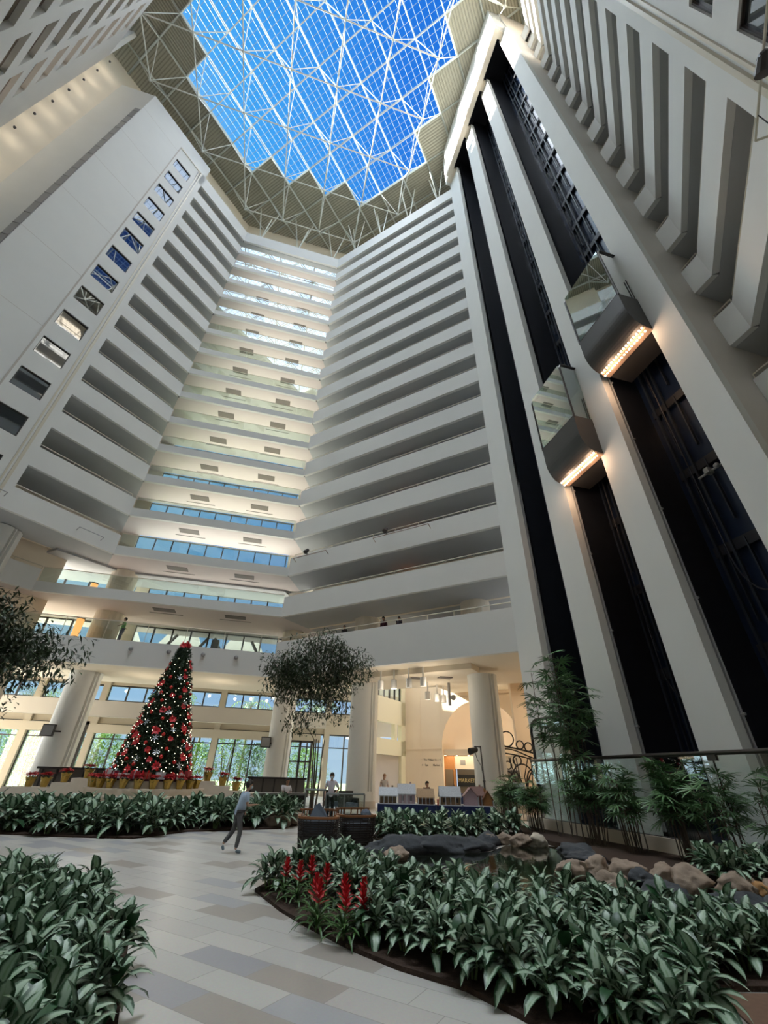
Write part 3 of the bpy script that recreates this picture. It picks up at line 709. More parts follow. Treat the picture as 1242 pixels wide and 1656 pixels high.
# plain low wall behind the lobby seats
# ---- market wall at right, half dome, storefront
P60 = 60.7
fm = Facet((14.7, 46.0), (1, -1), (1, 1))
PEACH = M('peach_plaster', (0.80, 0.66, 0.50), 0.8, noise=0.03, nscale=0.8)
w = struct(fm.box(MB(), 0, 4.0, 0, 13.8, 0, 0.3), 'wall_right', PEACH)
m = MB(); fm.box(m, 0, 4.0, 4.32, 4.42, -0.05, 0); fm.box(m, 1.68, 1.76, 0, 13.0, -0.04, 0); m.build('moulding', PEACH, w)
struct(fm.box(MB(), 4.0, 14.0, 8.9, 13.8, 0, 0.3), 'wall_right', PEACH)
struct(fm.box(MB(), 11.9, 22, 0, 13.8, 0, 0.3), 'wall_right', PEACH)
# wall fill between dome arch and rectangular opening
A0, RR_, ZS = 7.9, 3.95, 4.35
m = MB(); N = 18; vs = []; fs = []
for i in range(N+1):
    a = PI*i/N; s_ = A0-RR_*math.cos(a); z = ZS+RR_*1.05*math.sin(a)
    vs += [(*fm.p(s_, 0.0), z), (*fm.p(s_, 0.0), 9.0), (*fm.p(s_, 0.3), z), (*fm.p(s_, 0.3), 9.0)]
for i in range(N):
    q = 4*i; fs += [(q, q+1, q+5, q+4), (q, q+4, q+6, q+2)]
m.add(vs, fs); struct(m, 'wall_right', PEACH)
m = MB(); vs = []; fs = []
NA, NB = 20, 8
for b_ in range(NB+1):
    ph = PI/2*b_/NB
    for a_ in range(NA+1):
        th = PI*a_/NA; s_ = A0-RR_*math.cos(th)*math.cos(ph)*1.0; z = ZS+RR_*1.05*math.sin(th)*math.cos(ph) if False else ZS+RR_*1.05*math.sin(th)*math.cos(ph)
        vs.append((*fm.p(s_, RR_*math.sin(ph)*0.9+0.02), z))
for b_ in range(NB):
    for a_ in range(NA):
        q = b_*(NA+1)+a_; fs.append((q, q+1, q+NA+2, q+NA+1))
m.add(vs, fs); m.build('wall_right', PEACH, smooth=True, kind=S_)
# storefront under the dome
struct(fm.box(MB(), 3.3, 11.9, 3.85, 4.35, 0.3, 1.9), 'trim_6', PEACH)
struct(fm.box(MB(), 3.25, 3.4, 0, 4.0, 0.3, 1.7), 'wall_right', PEACH)
t = empty('market_storefront', (*fm.p(8, 1.6), 0), label='wood and glass shop front with a black sign under the half dome', cat='shop front')
def loc_f(mb, t): mb.v = [tuple(Vector(p)-Vector(t.location)) for p in mb.v]; return mb
m = MB(); fm.box(m, 3.4, 4.5, 0, 2.6, 1.5, 1.7); fm.box(m, 3.4, 4.5, 2.6, 3.85, 1.45, 1.7); fm.box(m, 4.5, 4.62, 0, 3.85, 1.4, 1.75); loc_f(m, t).build('wood_panel', BROWNW, t)
m = MB(); fm.box(m, 3.6, 4.4, 0.9, 2.7, 1.44, 1.5); fm.box(m, 4.65, 11.8, 0.0, 2.75, 1.9, 2.0); loc_f(m, t).build('shop_glass', M('dim_shop_glass', (0.20, 0.17, 0.13), 0.15), t)
m = MB(); fm.box(m, 4.62, 11.9, 2.75, 3.85, 1.5, 1.7); loc_f(m, t).build('fascia', CREAM, t)
m = MB(); fm.box(m, 4.7, 6.7, 1.35, 2.3, 1.78, 1.88); sb = loc_f(m, t).build('sign_board', M('black_sign', (0.01, 0.012, 0.012), 0.4), t)
m = MB(); fm.box(m, 5.2, 5.7, 3.1, 3.5, 1.46, 1.5); loc_f(m, t).build('number_plate', GREY, t)
m = MB(); fm.box(m, 4.8, 6.9, 0.0, 0.8, 1.2, 1.5); loc_f(m, t).build('counter', NAVY, t)
def text_obj(s, size, mat, origin, d, name, parent=None, label=None, cat=None):
    cu = bpy.data.curves.new(name, 'FONT'); cu.body = s; cu.size = size; cu.extrude = 0.008; cu.align_x = 'CENTER'; cu.align_y = 'CENTER'
    o = bpy.data.objects.new(name, cu); COL.objects.link(o); bpy.context.view_layer.update()
    me = bpy.data.meshes.new_from_object(o.evaluated_get(bpy.context.evaluated_depsgraph_get()))
    bpy.data.objects.remove(o); me.materials.clear(); me.materials.append(mat)
    o = bpy.data.objects.new(name, me); COL.objects.link(o)
    X = Vector(d).normalized(); Zv = Vector((0, 0, 1)); Yn = X.cross(Zv)
    mt = Matrix((X, Zv, Yn)).transposed().to_4x4(); mt.translation = Vector(origin)
    if parent: o.parent = parent; o.matrix_local = Matrix.Translation(-Vector(parent.location)) @ mt
    else: o.matrix_world = mt
    return tag(o, label, cat)
text_obj('MARKET', 0.44, M('gold_letters', (0.45, 0.38, 0.2), 0.4), (*fm.p(5.62, 1.77), 1.82), (1, -1, 0), 'sign_lettering', t).parent = sb
SIGNM = M('bronze_letters', (0.10, 0.07, 0.05), 0.4)
for i, (s_, a_, z_) in enumerate((('\u2190 Car Storage', 2.35, 3.2), ('\u2190 Pool', 2.15, 2.75), ('Elevators \u2191', 3.35, 3.2), ('Market \u2191', 3.45, 2.75))):
    pass
t2 = empty('wall_directory_lettering', (*fm.p(2.9, -0.05), 3.0), label='small dark direction lettering on the peach wall left of the half dome', cat='sign')
for s_, a_, z_ in (('\u2190  The Village', 2.35, 3.45), ('\u2190  Spa', 2.12, 3.0), ('\u2190\u2014\u2299\u2014\u2192  \u2502', 3.45, 3.45), ('Market  \u2502', 3.5, 3.0)):
    text_obj(s_, 0.24, SIGNM, (*fm.p(a_, -0.03), z_), (1, -1, 0), 'lettering', t2)
for a_ in (3.9, 5.1, 6.3):
    o = MB().lathe([(0.09, 0), (0.09, -0.03)], n=10).build('downlight', DOWNL, label='small bright downlight in the soffit above the shop front', cat='lamp', group='downlights over the shop front', loc=(*fm.p(a_, 0.9), 3.84))
l = bpy.data.lights.new('shop_light', 'AREA'); l.energy = 90; l.size = 3; l.color = (1, 0.8, 0.55)
lo = bpy.data.objects.new('shop_light', l); COL.objects.link(lo); lo.location = (*fm.p(5.5, 0.9), 3.8)
l = bpy.data.lights.new('dome_cove_light', 'POINT'); l.energy = 60; l.color = (1, 0.82, 0.6); l.shadow_soft_size = 0.3
lo = bpy.data.objects.new('dome_cove_light', l); COL.objects.link(lo); lo.location = (*fm.p(7.9, 1.0), 4.8)
# window-band wall at left of the market wall
fb = Facet((14.7, 46.0), (-1, -1), (-1, 1))
b = MB(); fb.box(b, 0, 0.9, 0, 13.8, 0, 0.4); fb.box(b, 0, 9, 6.4, 8.6, 0, 0.4); fb.box(b, 0, 9, 3.7, 5.0, 0, 0.4); fb.box(b, 1.0, 9, 12.5, 13.8, 0, 0.4)
fb.box(b, 1.8, 2.3, 5.0, 6.4, 0, 0.4); struct(b, 'wall_back', M('pale_yellow_plaster', (0.78, 0.72, 0.50), 0.8))
struct(fb.box(MB(), 0.9, 9, 0, 3.7, 0.3, 0.5), 'wall_back', TAUPE)
g = fb.box(MB(), 0.9, 9, 8.6, 12.5, 0.2, 0.22); w = struct(g, 'window_8', GLASS)
m = MB()
for i in range(8): fb.box(m, 0.9+i*1.1, 1.0+i*1.1, 8.6, 12.5, 0.12, 0.3)
m.build('mullion', DARKM, w)
struct(MB().prism([(10.2, 34.6), (18.4, 42.0), (30, 42), (30, 20), (20, 20)], 9.3, 9.31), 'ceiling', CREAM)
# far right behind the iron screen
struct(MB().box(20, 27, 33.5, 33.8, 0, 9), 'wall_right', PEACH)
struct(MB().box(26, 26.3, 18, 34, 0, 9), 'wall_right', PEACH)
struct(MB().box(18.9, 27, 23.3, 23.6, 0, 9), 'wall_right', PEACH)
l = bpy.data.lights.new('screen_room_light', 'AREA'); l.energy = 260; l.size = 4; l.color = (1, 0.85, 0.65)
lo = bpy.data.objects.new('screen_room_light', l); COL.objects.link(lo); lo.location = (22.5, 29, 8.5)
# ceiling can lights
CAN = M('white_can', (0.75, 0.74, 0.72), 0.4)
for i, (x, y, z) in enumerate([(8.3, 32.0, 8.0), (9.1, 31.2, 8.0), (9.95, 30.3, 8.0), (10.75, 29.5, 8.0), (13.1, 34.9, 8.0), (14.2, 35.6, 8.0), (14.9, 35.9, 8.0), (17.3, 25.9, 8.0)]):
    t = empty('can_light', (x, y, z), label=('white cylinder light under the soffit edge, %s of the front row' % ('first', 'second', 'third', 'fourth')[i]) if i < 4 else ('white cylinder light hanging deeper under the soffit, %s one' % ('first', 'second', 'third', 'fourth, rightmost')[i-4]), cat='lamp', group='white cylinder ceiling lights')
    MB().lathe([(0.2, -0.6), (0.22, -0.6), (0.22, 0.0), (0.05, 0.02), (0.05, 0.75)], n=14).build('housing', CAN, t)
# projector on soffit
m = MB().tube((14.8, 34.4, 8.75), (14.8, 34.4, 7.0), 0.12); m.ball((15.1, 34.3, 7.6), 0.22); m.build('hanging_spotlight', GREY, label='grey track spotlight hanging left of the rightmost tall column', cat='lamp')
for i in range(2):
    x, y = ((11.0, 31.6), (12.9, 30.6))[i]
    MB().box(x-0.5, x+0.5, y-0.3, y+0.3, 8.3, 8.36).build('ceiling_vent', GRILL, label='brown grille in the ground floor soffit, %s one' % ('left', 'right')[i], cat='vent')

# outdoor ground and the far side
GRASS = M('garden_ground', (0.16, 0.20, 0.07), 0.95, noise=0.4, nscale=1)
struct(MB().box(-90, 90, 56, 140, -0.5, -0.1), 'floor', GRASS)
# iron screen and rail, people etc follow
for x, y, z, lb in ((-16.4, 41.0, 15.3, 'glowing orange cylinder lamp behind the upper glass balcony'), (-15.9, 40.0, 11.8, 'glowing orange cylinder lamp behind the lower glass balcony')):
    t = empty('wall_lantern', (x, y, z), label=lb, cat='lamp')
    MB().lathe([(0.28, -0.75), (0.28, 0.75)], n=14).build('shade', M('amber_shade', (1, 0.6, 0.25), 0.5, emit=(1.0, 0.42, 0.12), estr=1.6), t)
    MB().lathe([(0.31, 0.75), (0.31, 0.85)], n=14).build('cap', DARKM, t); MB().lathe([(0.31, -0.85), (0.31, -0.75)], n=14).build('base', DARKM, t)
for k in range(7):
    p = FR.p(11.0, 3.75); 
    MB().ball((0, 0, 0), 0.13, 10, 6).build('orange_lamp', ORANGEL, label='small orange lamp on the right corridor wall, level %d' % (k+1), cat='lamp', group='orange corridor lamps', loc=(*p, Z[k]+1.2))
for i, x in enumerate((-10.7, -7.9, -5.3, -2.7)):
    t = empty('security_camera', (x, 37.5, 10.0), label='small dome camera on the lowest glass balcony front, %s from the left' % ('first', 'second', 'third', 'fourth')[i], cat='camera', group='dome cameras on the balcony front')
    MB().ball((0, 0, 0), 0.17, 10, 6).build('dome', GREY, t); MB().box(-0.05, 0.12, -0.02, 0.1, 0.02, 0.15).build('mount', WHITE, t)
# spotlight bars on the fourth balcony
for i, (a0, a1, z) in enumerate(((0.8, 4.6, 19.6), (9.6, 14.8, 19.6))):
    t = empty('spotlight_bar', (*FR.p(a0, -0.4), z-0.35), label='thin pipe bracket with black spotlight on the %s of the right balcony front' % ('left end', 'right half')[i], cat='stage light')
    m = MB(); 
    pts = [rel((*FR.p(a0, -0.02), z-0.6), t), rel((*FR.p(a0, -0.45), z-0.4), t), rel((*FR.p(a1, -0.45), z-0.4), t), rel((*FR.p(a1, -0.02), z-0.6), t)]
    m.path(pts, 0.035); m.build('pipe', M('rusty_pipe', (0.35, 0.25, 0.2), 0.6), t)
    m = MB(); q = rel((*FR.p(a0+1.6 if i == 0 else a0+1.3, -0.45), z+0.1), t); m.tube(q, (q[0]-0.2, q[1]-0.2, q[2]-0.3), 0.16, 0.2, n=10); m.ball(q, 0.18); m.tube(q, (q[0], q[1], q[2]-0.5), 0.04); m.build('lamp_housing', DARKM, t)
t = empty('spotlight_bar', (*FL.p(6.4, -0.4), 18.6), label='thin pipe bracket on the lowest left balcony front', cat='stage light')
m = MB(); m.path([rel((*FL.p(1.4, -0.02), 18.4), t), rel((*FL.p(1.4, -0.4), 18.6), t), rel((*FL.p(3.4, -0.4), 18.6), t), rel((*FL.p(3.4, -0.02), 18.4), t)], 0.03)
m.path([rel((*FL.p(8.6, -0.02), 18.6), t), rel((*FL.p(8.6, -0.4), 18.8), t), rel((*FL.p(11.4, -0.4), 18.8), t)], 0.03); m.build('pipe', GREY, t)

for x, y in ((9.0, 31.0), (11.3, 29.0), (13.8, 35.0), (5.0, 40.0), (-10.0, 41.5), (-4.0, 41.5)):
    l = bpy.data.lights.new('can_light_glow', 'POINT'); l.energy = 80; l.color = (1, 0.86, 0.68); l.shadow_soft_size = 0.25
    lo = bpy.data.objects.new('can_light_glow', l); COL.objects.link(lo); lo.location = (x, y, 7.0)

from mathutils import noise as mnoise

# ------------------------------------------------------------------ planting
def leaf_mat(name, c0, c1, ramp=(0.45, 0.8), rough=0.45, noise=0.5):
    m = bpy.data.materials.new(name); m.use_nodes = True; t = m.node_tree; b = t.nodes['Principled BSDF']
    uvn = t.nodes.new('ShaderNodeUVMap'); uvn.uv_map = 'uv'; sx = t.nodes.new('ShaderNodeSeparateXYZ'); t.links.new(uvn.outputs[0], sx.inputs[0])
    tcn = t.nodes.new('ShaderNodeTexCoord'); n = t.nodes.new('ShaderNodeTexNoise'); n.inputs['Scale'].default_value = 16; n.inputs['Detail'].default_value = 2
    t.links.new(tcn.outputs['Object'], n.inputs['Vector'])
    sb = t.nodes.new('ShaderNodeMath'); sb.operation = 'SUBTRACT'; sb.inputs[1].default_value = 0.5; t.links.new(n.outputs['Fac'], sb.inputs[0])
    mu = t.nodes.new('ShaderNodeMath'); mu.operation = 'MULTIPLY'; mu.inputs[1].default_value = noise; t.links.new(sb.outputs[0], mu.inputs[0])
    ad = t.nodes.new('ShaderNodeMath'); ad.operation = 'ADD'; t.links.new(sx.outputs['X'], ad.inputs[0]); t.links.new(mu.outputs[0], ad.inputs[1])
    rp = t.nodes.new('ShaderNodeValToRGB'); rp.color_ramp.elements[0].position = ramp[0]; rp.color_ramp.elements[0].color = (*c0, 1)
    rp.color_ramp.elements[1].position = ramp[1]; rp.color_ramp.elements[1].color = (*c1, 1)
    e = rp.color_ramp.elements.new(0.02); e.color = (c0[0]*0.75, c0[1]*0.85, c0[2]*0.7, 1); e = rp.color_ramp.elements.new(0.10); e.color = (*c0, 1)
    t.links.new(ad.outputs[0], rp.inputs[0]); t.links.new(rp.outputs[0], b.inputs['Base Color']); b.inputs['Roughness'].default_value = rough
    return m
AGL = leaf_mat('silver_green_leaf', (0.38, 0.50, 0.38), (0.022, 0.080, 0.028), (0.44, 0.72), 0.42, 0.8)
GRN = leaf_mat('plain_green_leaf', (0.06, 0.16, 0.035), (0.035, 0.10, 0.02), (0.4, 0.9), 0.4)
PALM = leaf_mat('lady_palm_leaf', (0.11, 0.23, 0.09), (0.08, 0.18, 0.07), (0.3, 0.9), 0.4)
FIC = leaf_mat('ficus_leaf', (0.045, 0.075, 0.03), (0.03, 0.055, 0.022), (0.3, 0.9), 0.45)
LIME = leaf_mat('sunlit_garden_leaf', (0.20, 0.34, 0.07), (0.13, 0.26, 0.05), (0.3, 0.9), 0.5)
REDL = leaf_mat('red_bract', (0.62, 0.018, 0.025), (0.42, 0.010, 0.018), (0.3, 0.9), 0.5)
XG = M('fir_green', (0.022, 0.05, 0.022), 0.7, noise=0.4, nscale=8)
BARK = M('grey_brown_bark', (0.13, 0.10, 0.075), 0.85, noise=0.3, nscale=12, bump=0.5)
STEMM = M('green_stem', (0.10, 0.16, 0.05), 0.6, noise=0.2)
rnd = random.random
def U(a, b): return a+(b-a)*rnd()
def leaf(mb, base, az, L, W, e0, droop, seg=5, fold=0.25, plain=False):
    # a leaf as a bent, V-folded blade with its own width profile
    p = Vector(base); e = e0; ca, sa = math.cos(az), math.sin(az); side = Vector((-sa, ca, 0))
    vs = []; uvs = []; step = L/seg
    for i in range(seg+1):
        t = i/seg; w = W*0.5*(math.sin(PI*min(1, t*0.94+0.05))**0.75) if 0 < t < 1 else (W*0.06 if t == 0 else 0.002)
        nrm = Vector((-math.sin(e)*ca, -math.sin(e)*sa, math.cos(e)))
        vs += [p+side*w+nrm*w*fold, p, p-side*w+nrm*w*fold]; uvs += [(1, t), (0, t), (1, t)]
        if i < seg: p = p+Vector((math.cos(e)*ca, math.cos(e)*sa, math.sin(e)))*step; e -= droop/seg
    fs = []
    for i in range(seg):
        a = 3*i; fs += [(a, a+1, a+4, a+3), (a+1, a+2, a+5, a+4)]
    if plain: uvs = [(1.3, u[1]) for u in uvs]
    mb.add(vs, fs, uvs)
def aglaonema(seed, n=36, H=0.32):
    random.seed(seed); lf = MB(); st = MB()
    heads = [(0, 0, H), (U(-.12, -.06), U(-.1, .1), H*0.8), (U(.05, .12), U(-.12, .1), H*0.85)]
    for hx, hy, hz in heads:
        st.tube((hx*0.3, hy*0.3, -0.02), (hx, hy, hz), 0.016, 0.012, n=5)
        a0 = U(0, 6.28); m = n//3
        for k in range(m):
            f = k/m; az = a0+k*2.4; e0 = 0.05+1.15*f*f+U(-.15, .2)
            leaf(lf, (hx, hy, hz-0.18+0.2*f), az, U(.29, .41)*(1.05-0.35*f), U(.10, .14), e0+.35, U(1.3, 2.0)-0.7*f, plain=rnd() < .07)
    return lf, st
AG = []
for q in range(5):
    lf, st = aglaonema(100+q); t = empty('aglaonema', (0, 0, 0))
    a = lf.build('foliage', AGL, t, smooth=True); b_ = st.build('stem', STEMM, t)
    AG.append((t, a, b_))
def inpoly(x, y, P):
    c = False; j = len(P)-1
    for i in range(len(P)):
        if (P[i][1] > y) != (P[j][1] > y) and x < (P[j][0]-P[i][0])*(y-P[i][1])/(P[j][1]-P[i][1])+P[i][0]: c = not c
        j = i
    return c
def edge_dist(x, y, P):
    best = 9
    for i in range(len(P)):
        a = Vector(P[i]); b = Vector(P[(i+1) % len(P)]); p = Vector((x, y)); d = b-a
        t = max(0, min(1, (p-a).dot(d)/max(1e-9, d.length_squared))); best = min(best, (a+d*t-p).length)
    return best
used = [0]*5; total = [0]
def place_agl(x, y, z, sc, label, group):
    q = random.randrange(5); t, a, b_ = AG[q]
    rz = U(0, 6.28)
    if not used[q]:
        used[q] = 1; r = t
    else:
        r = t.copy(); COL.objects.link(r)
        for ch in (a, b_): c = ch.copy(); COL.objects.link(c); c.parent = r
    r.location = (x, y, z); r.rotation_euler = (0, 0, rz); r.scale = (sc, sc, sc)
    r['label'] = label; r['category'] = 'plant'; r['group'] = group; total[0] += 1
def fill(P, pitch, z, sc, label, group, margin=0.12, keep=lambda x, y: True, maxn=999):
    xs = [p[0] for p in P]; ys = [p[1] for p in P]; n = 0
    y = min(ys); row = 0
    while y < max(ys):
        x = min(xs)+(pitch/2 if row % 2 else 0)
        while x < max(xs):
            px, py = x+U(-.12, .12)*pitch, y+U(-.12, .12)*pitch
            if inpoly(px, py, P) and edge_dist(px, py, P) > margin and keep(px, py) and in_frame(px, py, 0.4) and n < maxn:
                place_agl(px, py, z, sc*U(.88, 1.12), label, group); n += 1
            x += pitch
        y += pitch*0.87; row += 1
    return n
BED_L = [(-4.9, 12.0), (-3.2, 11.7), (-2.0, 10.2), (-1.25, 8.6), (-1.0, 7.2), (-0.8, 6.1), (-0.62, 5.0), (-0.6, 3.4), (-1.2, 2.4), (-4.5, 3.0), (-8, 7.5), (-7, 11)]
BED_R = [(0.45, 11.3), (0.85, 9.8), (1.2, 8.85), (1.7, 7.7), (2.12, 6.97), (2.69, 6.27), (2.95, 5.6), (3.3, 4.6), (3.9, 4.1), (4.9, 4.9), (5.45, 5.75), (7.6, 5.3), (10.0, 5.4), (9.2, 6.0), (8.0, 6.7), (7.1, 7.5), (6.3, 8.3), (5.4, 9.1), (4.4, 10.2), (3.3, 11.1), (3.2, 13.3), (2.4, 14.0), (1.2, 13.0)]
POND = [(9.0, 6.2), (8.0, 6.75), (7.15, 7.55), (6.35, 8.35), (5.4, 9.2), (4.45, 10.3), (3.4, 11.2), (3.3, 13.5), (4.3, 15.2), (6.0, 15.2), (7.8, 15.6), (9.0, 16.8), (10.4, 17.2), (11.0, 16.4), (10.4, 14.6), (9.7, 12.8), (9.0, 11.6), (8.6, 10.4), (9.6, 9.4), (10.9, 9.0), (11.5, 8.2), (10.4, 6.4)]
HEDGE = [(-12.5, 23.0), (-9.5, 21.2), (-7.9, 20.7), (-5.4, 19.8), (-3.5, 19.4), (-2.7, 20.4), (-2.0, 21.4), (0, 22.0), (1.5, 22.4), (2.4, 23.7), (2.8, 25.0), (3.0, 27.9), (0.3, 28.2), (-1.0, 26.6), (-5.5, 25.3), (-10.5, 26.6), (-13.2, 27)]
BED_C = [(4.7, 17.0), (4.9, 19.4), (5.6, 21.5), (11.8, 20.5), (12.6, 20.2), (10.6, 19.0), (9.0, 17.9), (6.8, 17.3)]
BED_E = [(13.3, 8.3), (13.3, 23.0), (12.4, 22.5), (11.4, 19.5), (11.0, 17.0), (11.2, 16.0), (10.7, 14.2), (9.9, 12.4), (9.3, 11.2), (9.0, 10.3), (10.2, 9.7), (11.3, 9.2), (11.0, 8.3)]
for i, (P, mt, h) in enumerate(((BED_L, MULCH, 0.05), (BED_R, MULCH, 0.05), (HEDGE, MULCH, 0.05), (BED_C, MULCH, 0.08), (BED_E, MULCH, 0.14))):
    MB().prism(P, 0.0, h).build('floor', mt, kind=S_)
MB().prism(POND, -0.02, 0.03).build('floor', WATER, kind=S_)
MB().prism([(5.0, 4.7), (5.5, 5.65), (7.6, 5.2), (11, 6.1), (11, 2), (4.5, 2)], 0.0, 0.02).build('floor', M('brown_boardwalk', (0.16, 0.09, 0.055), 0.7, noise=0.2, nscale=12), kind=S_)
random.seed(11)
n1 = fill(BED_R, 0.54, 0.05, 1.18, 'silver and dark green leafy plant in the large near bed on the right', 'silver-green plants in the near right bed', keep=lambda x, y: not (0.75 < x < 2.15 and 8.0 < y < 11.4 and x < 2.2-(y-8.0)*0.15))
n2 = fill(BED_L, 0.54, 0.05, 1.15, 'silver and dark green leafy plant in the near bed on the left', 'silver-green plants in the near left bed', keep=lambda x, y: x > -5.8-0.0*y and y > 3.6)
n3 = fill(HEDGE, 1.05, 0.05, 2.0, 'silver-green leafy plant in the far bed below the Christmas tree steps', 'silver-green plants in the far bed', keep=lambda x, y: not(x < -10.5 and y > 25) and not (2.6 < x < 5.5 and y > 26.2))
n4 = fill(BED_C, 0.80, 0.08, 1.6, 'silver-green leafy plant in front of the navy tables', 'silver-green plants by the navy tables', keep=lambda x, y: y < 22 and x < 12)
n5 = fill([(9.9, 9.8), (10.9, 11.4), (13.0, 10.2), (13.0, 8.6), (11, 8.9)], 0.62, 0.14, 1.35, 'silver-green leafy plant against the low wall right of the rocks', 'silver-green plants at the right wall')
print('aglaonema', n1, n2, n3, n4, n5, total[0])

# red bromeliads
def bromeliad(seed):
    random.seed(seed); t = empty('bromeliad', (0, 0, 0)); lf = MB(); fl = MB()
    for k in range(22): leaf(lf, (U(-.02, .02), U(-.02, .02), 0.03+0.1*k/22), k*2.4, U(.34, .48), 0.045, 0.45+0.8*k/22, 1.6, seg=6, fold=0.4)
    MB().tube((0, 0, 0), (0.01, 0, 0.40), 0.012, n=6).build('stalk', STEMM, t)
    for k in range(24):
        f = k/24; leaf(fl, (0.01, 0, 0.30+0.24*f), k*2.4, 0.17*(1-0.35*f), 0.062, 0.35+0.9*f, 0.1, seg=3, fold=0.3)
    lf.build('foliage', GRN, t, smooth=True); fl.build('flower_spike', REDL, t); return t
ordn = ['first', 'second', 'third', 'fourth', 'fifth', 'sixth', 'seventh', 'eighth', 'ninth']
BR = [(0.95, 10.45, 'leftmost, dark one at the back'), (1.16, 10.05, 'second from the left'), (1.44, 10.6, 'rearmost, bright one'), (1.6, 9.7, 'fourth from the left'), (1.3, 8.85, 'tall front one left of centre'), (1.30, 8.45, 'lowest front one'), (1.75, 8.75, 'fifth from the left'), (2.0, 8.45, 'rightmost upper one'), (1.62, 7.95, 'short one beside the path'), (1.88, 7.95, 'rightmost lower one')]
for i, (x, y, lb) in enumerate(BR):
    t = bromeliad(300+i); t.location = (x, y, 0.03); t.scale = (1.0,)*3; tag(t, 'red flower spike plant in the near right bed, '+lb, 'plant', 'red bromeliads')
t = bromeliad(320); t.location = (-3.05, 7.55, 0.25); tag(t, 'single red flower spike plant in the near left bed at the photo edge', 'plant', 'red bromeliads')

# rocks
def rock(name, c, r, mat, seed, label, sq=(1, 1, 0.6), group=None, cat='rock', sub=4):
    random.seed(seed); bm = bmesh.new(); bmesh.ops.create_icosphere(bm, subdivisions=sub, radius=1.0)
    off = Vector((U(-50, 50), U(-50, 50), U(-50, 50)))
    ks = [(Vector((U(-1, 1), U(-1, 1), U(-1, 1))).normalized(), U(.55, .9)) for _ in range(11)]
    for v in bm.verts:
        n = v.co.normalized(); d = 1.0
        for k, c_ in ks:
            q = n.dot(k)
            if q > 0.05: d = min(d, c_/q)
        d *= 1+0.20*mnoise.noise(n*1.7+off)+0.12*mnoise.noise(n*4+off)+0.06*mnoise.noise(n*9+off)
        v.co = Vector((n.x*sq[0], n.y*sq[1], n.z*sq[2]))*d*r*1.1
    me = bpy.data.meshes.new(name); bm.to_mesh(me); bm.free(); me.materials.append(mat)
    for p in me.polygons: p.use_smooth = True
    o = bpy.data.objects.new(name, me); COL.objects.link(o); o.location = c
    return tag(o, label, cat, group)
RK = [(7.82, 11.6, .34, 'L', 'tan rock at the left end of the row right of the pond'), (8.35, 11.9, .30, 'L', 'small tan rock behind the first of the pond row'), (8.8, 11.8, .36, 'L', 'reddish tan rock with a dark gap below, at the pond edge'), (9.2, 11.2, .42, 'L', 'large pale pitted rock right of the pond'), (8.0, 10.3, .30, 'L', 'half sunk tan rock in the dark channel'), (8.9, 10.4, .30, 'D', 'dark grey rock in the middle of the channel'), (9.65, 10.4, .36, 'L', 'pale rock with a white cap beside the right plants'), (9.55, 9.75, .42, 'L', 'long grey-brown rock in front of the right plants'), (10.3, 9.35, .40, 'L', 'round grey-brown rock near the right edge'), (10.75, 9.15, .24, 'O', 'small orange rock near the right edge'), (11.15, 9.0, .34, 'L', 'pale rock at the right photo edge'), (8.6, 17.3, .30, 'L', 'pale rock on the far rim under the navy tables'), (9.6, 16.7, .34, 'L', 'dark holed rock at the far pond rim'), (10.15, 16.6, .32, 'W', 'white coral-like rock at the far pond rim'), (4.3, 14.3, .28, 'L', 'tan rock peeping over plants at the near left pond rim'), (1.4, 23.3, .55, 'L', 'large pinkish boulder beyond the path at the far bed end'), (2.5, 23.9, .45, 'L', 'smaller boulder behind the wicker chairs'), (9.3, 17.3, .28, 'L', 'brown rock among mulch behind the pond')]
ROCKO = M('orange_rock', (0.45, 0.25, 0.10), 0.85, noise=0.3, nscale=4, bump=0.8, bscale=8); ROCKW = M('white_rock', (0.50, 0.45, 0.36), 0.85, noise=0.3, nscale=6, bump=0.8, bscale=8)
for i, (x, y, r, c, lb) in enumerate(RK):
    rock('rock', (x, y, 0.04+r*0.35), r, {'L': ROCKL, 'D': ROCKD, 'O': ROCKO, 'W': ROCKW}[c], 500+i, lb, (1.15, 0.9, 0.72), 'rocks around the pond')
LED = [(5.0, 15.9, 1.0, 'first'), (6.4, 15.8, 1.05, 'second'), (7.6, 16.3, 0.95, 'third'), (8.7, 17.6, .9, 'fourth'), (10.6, 15.0, .75, 'fifth'), (10.0, 13.6, .6, 'sixth'), (8.3, 9.3, .75, 'seventh'), (10.2, 7.9, .95, 'eighth'), (8.9, 8.2, .8, 'ninth')]
for i, (x, y, r, nm) in enumerate(LED):
    o = rock('rock_ledge', (x, y, 0.06), r, ROCKD, 560+i, 'dark slate-grey artificial ledge of the pond rim, %s going clockwise from the left' % nm, (1.25, 0.6, 0.34), 'dark ledges of the pond rim')
    o.rotation_euler = (0, 0, (0.0, 0.1, 0.5, 0.9, -1.2, -1.1, 0.6, -0.2, 0.3)[i])

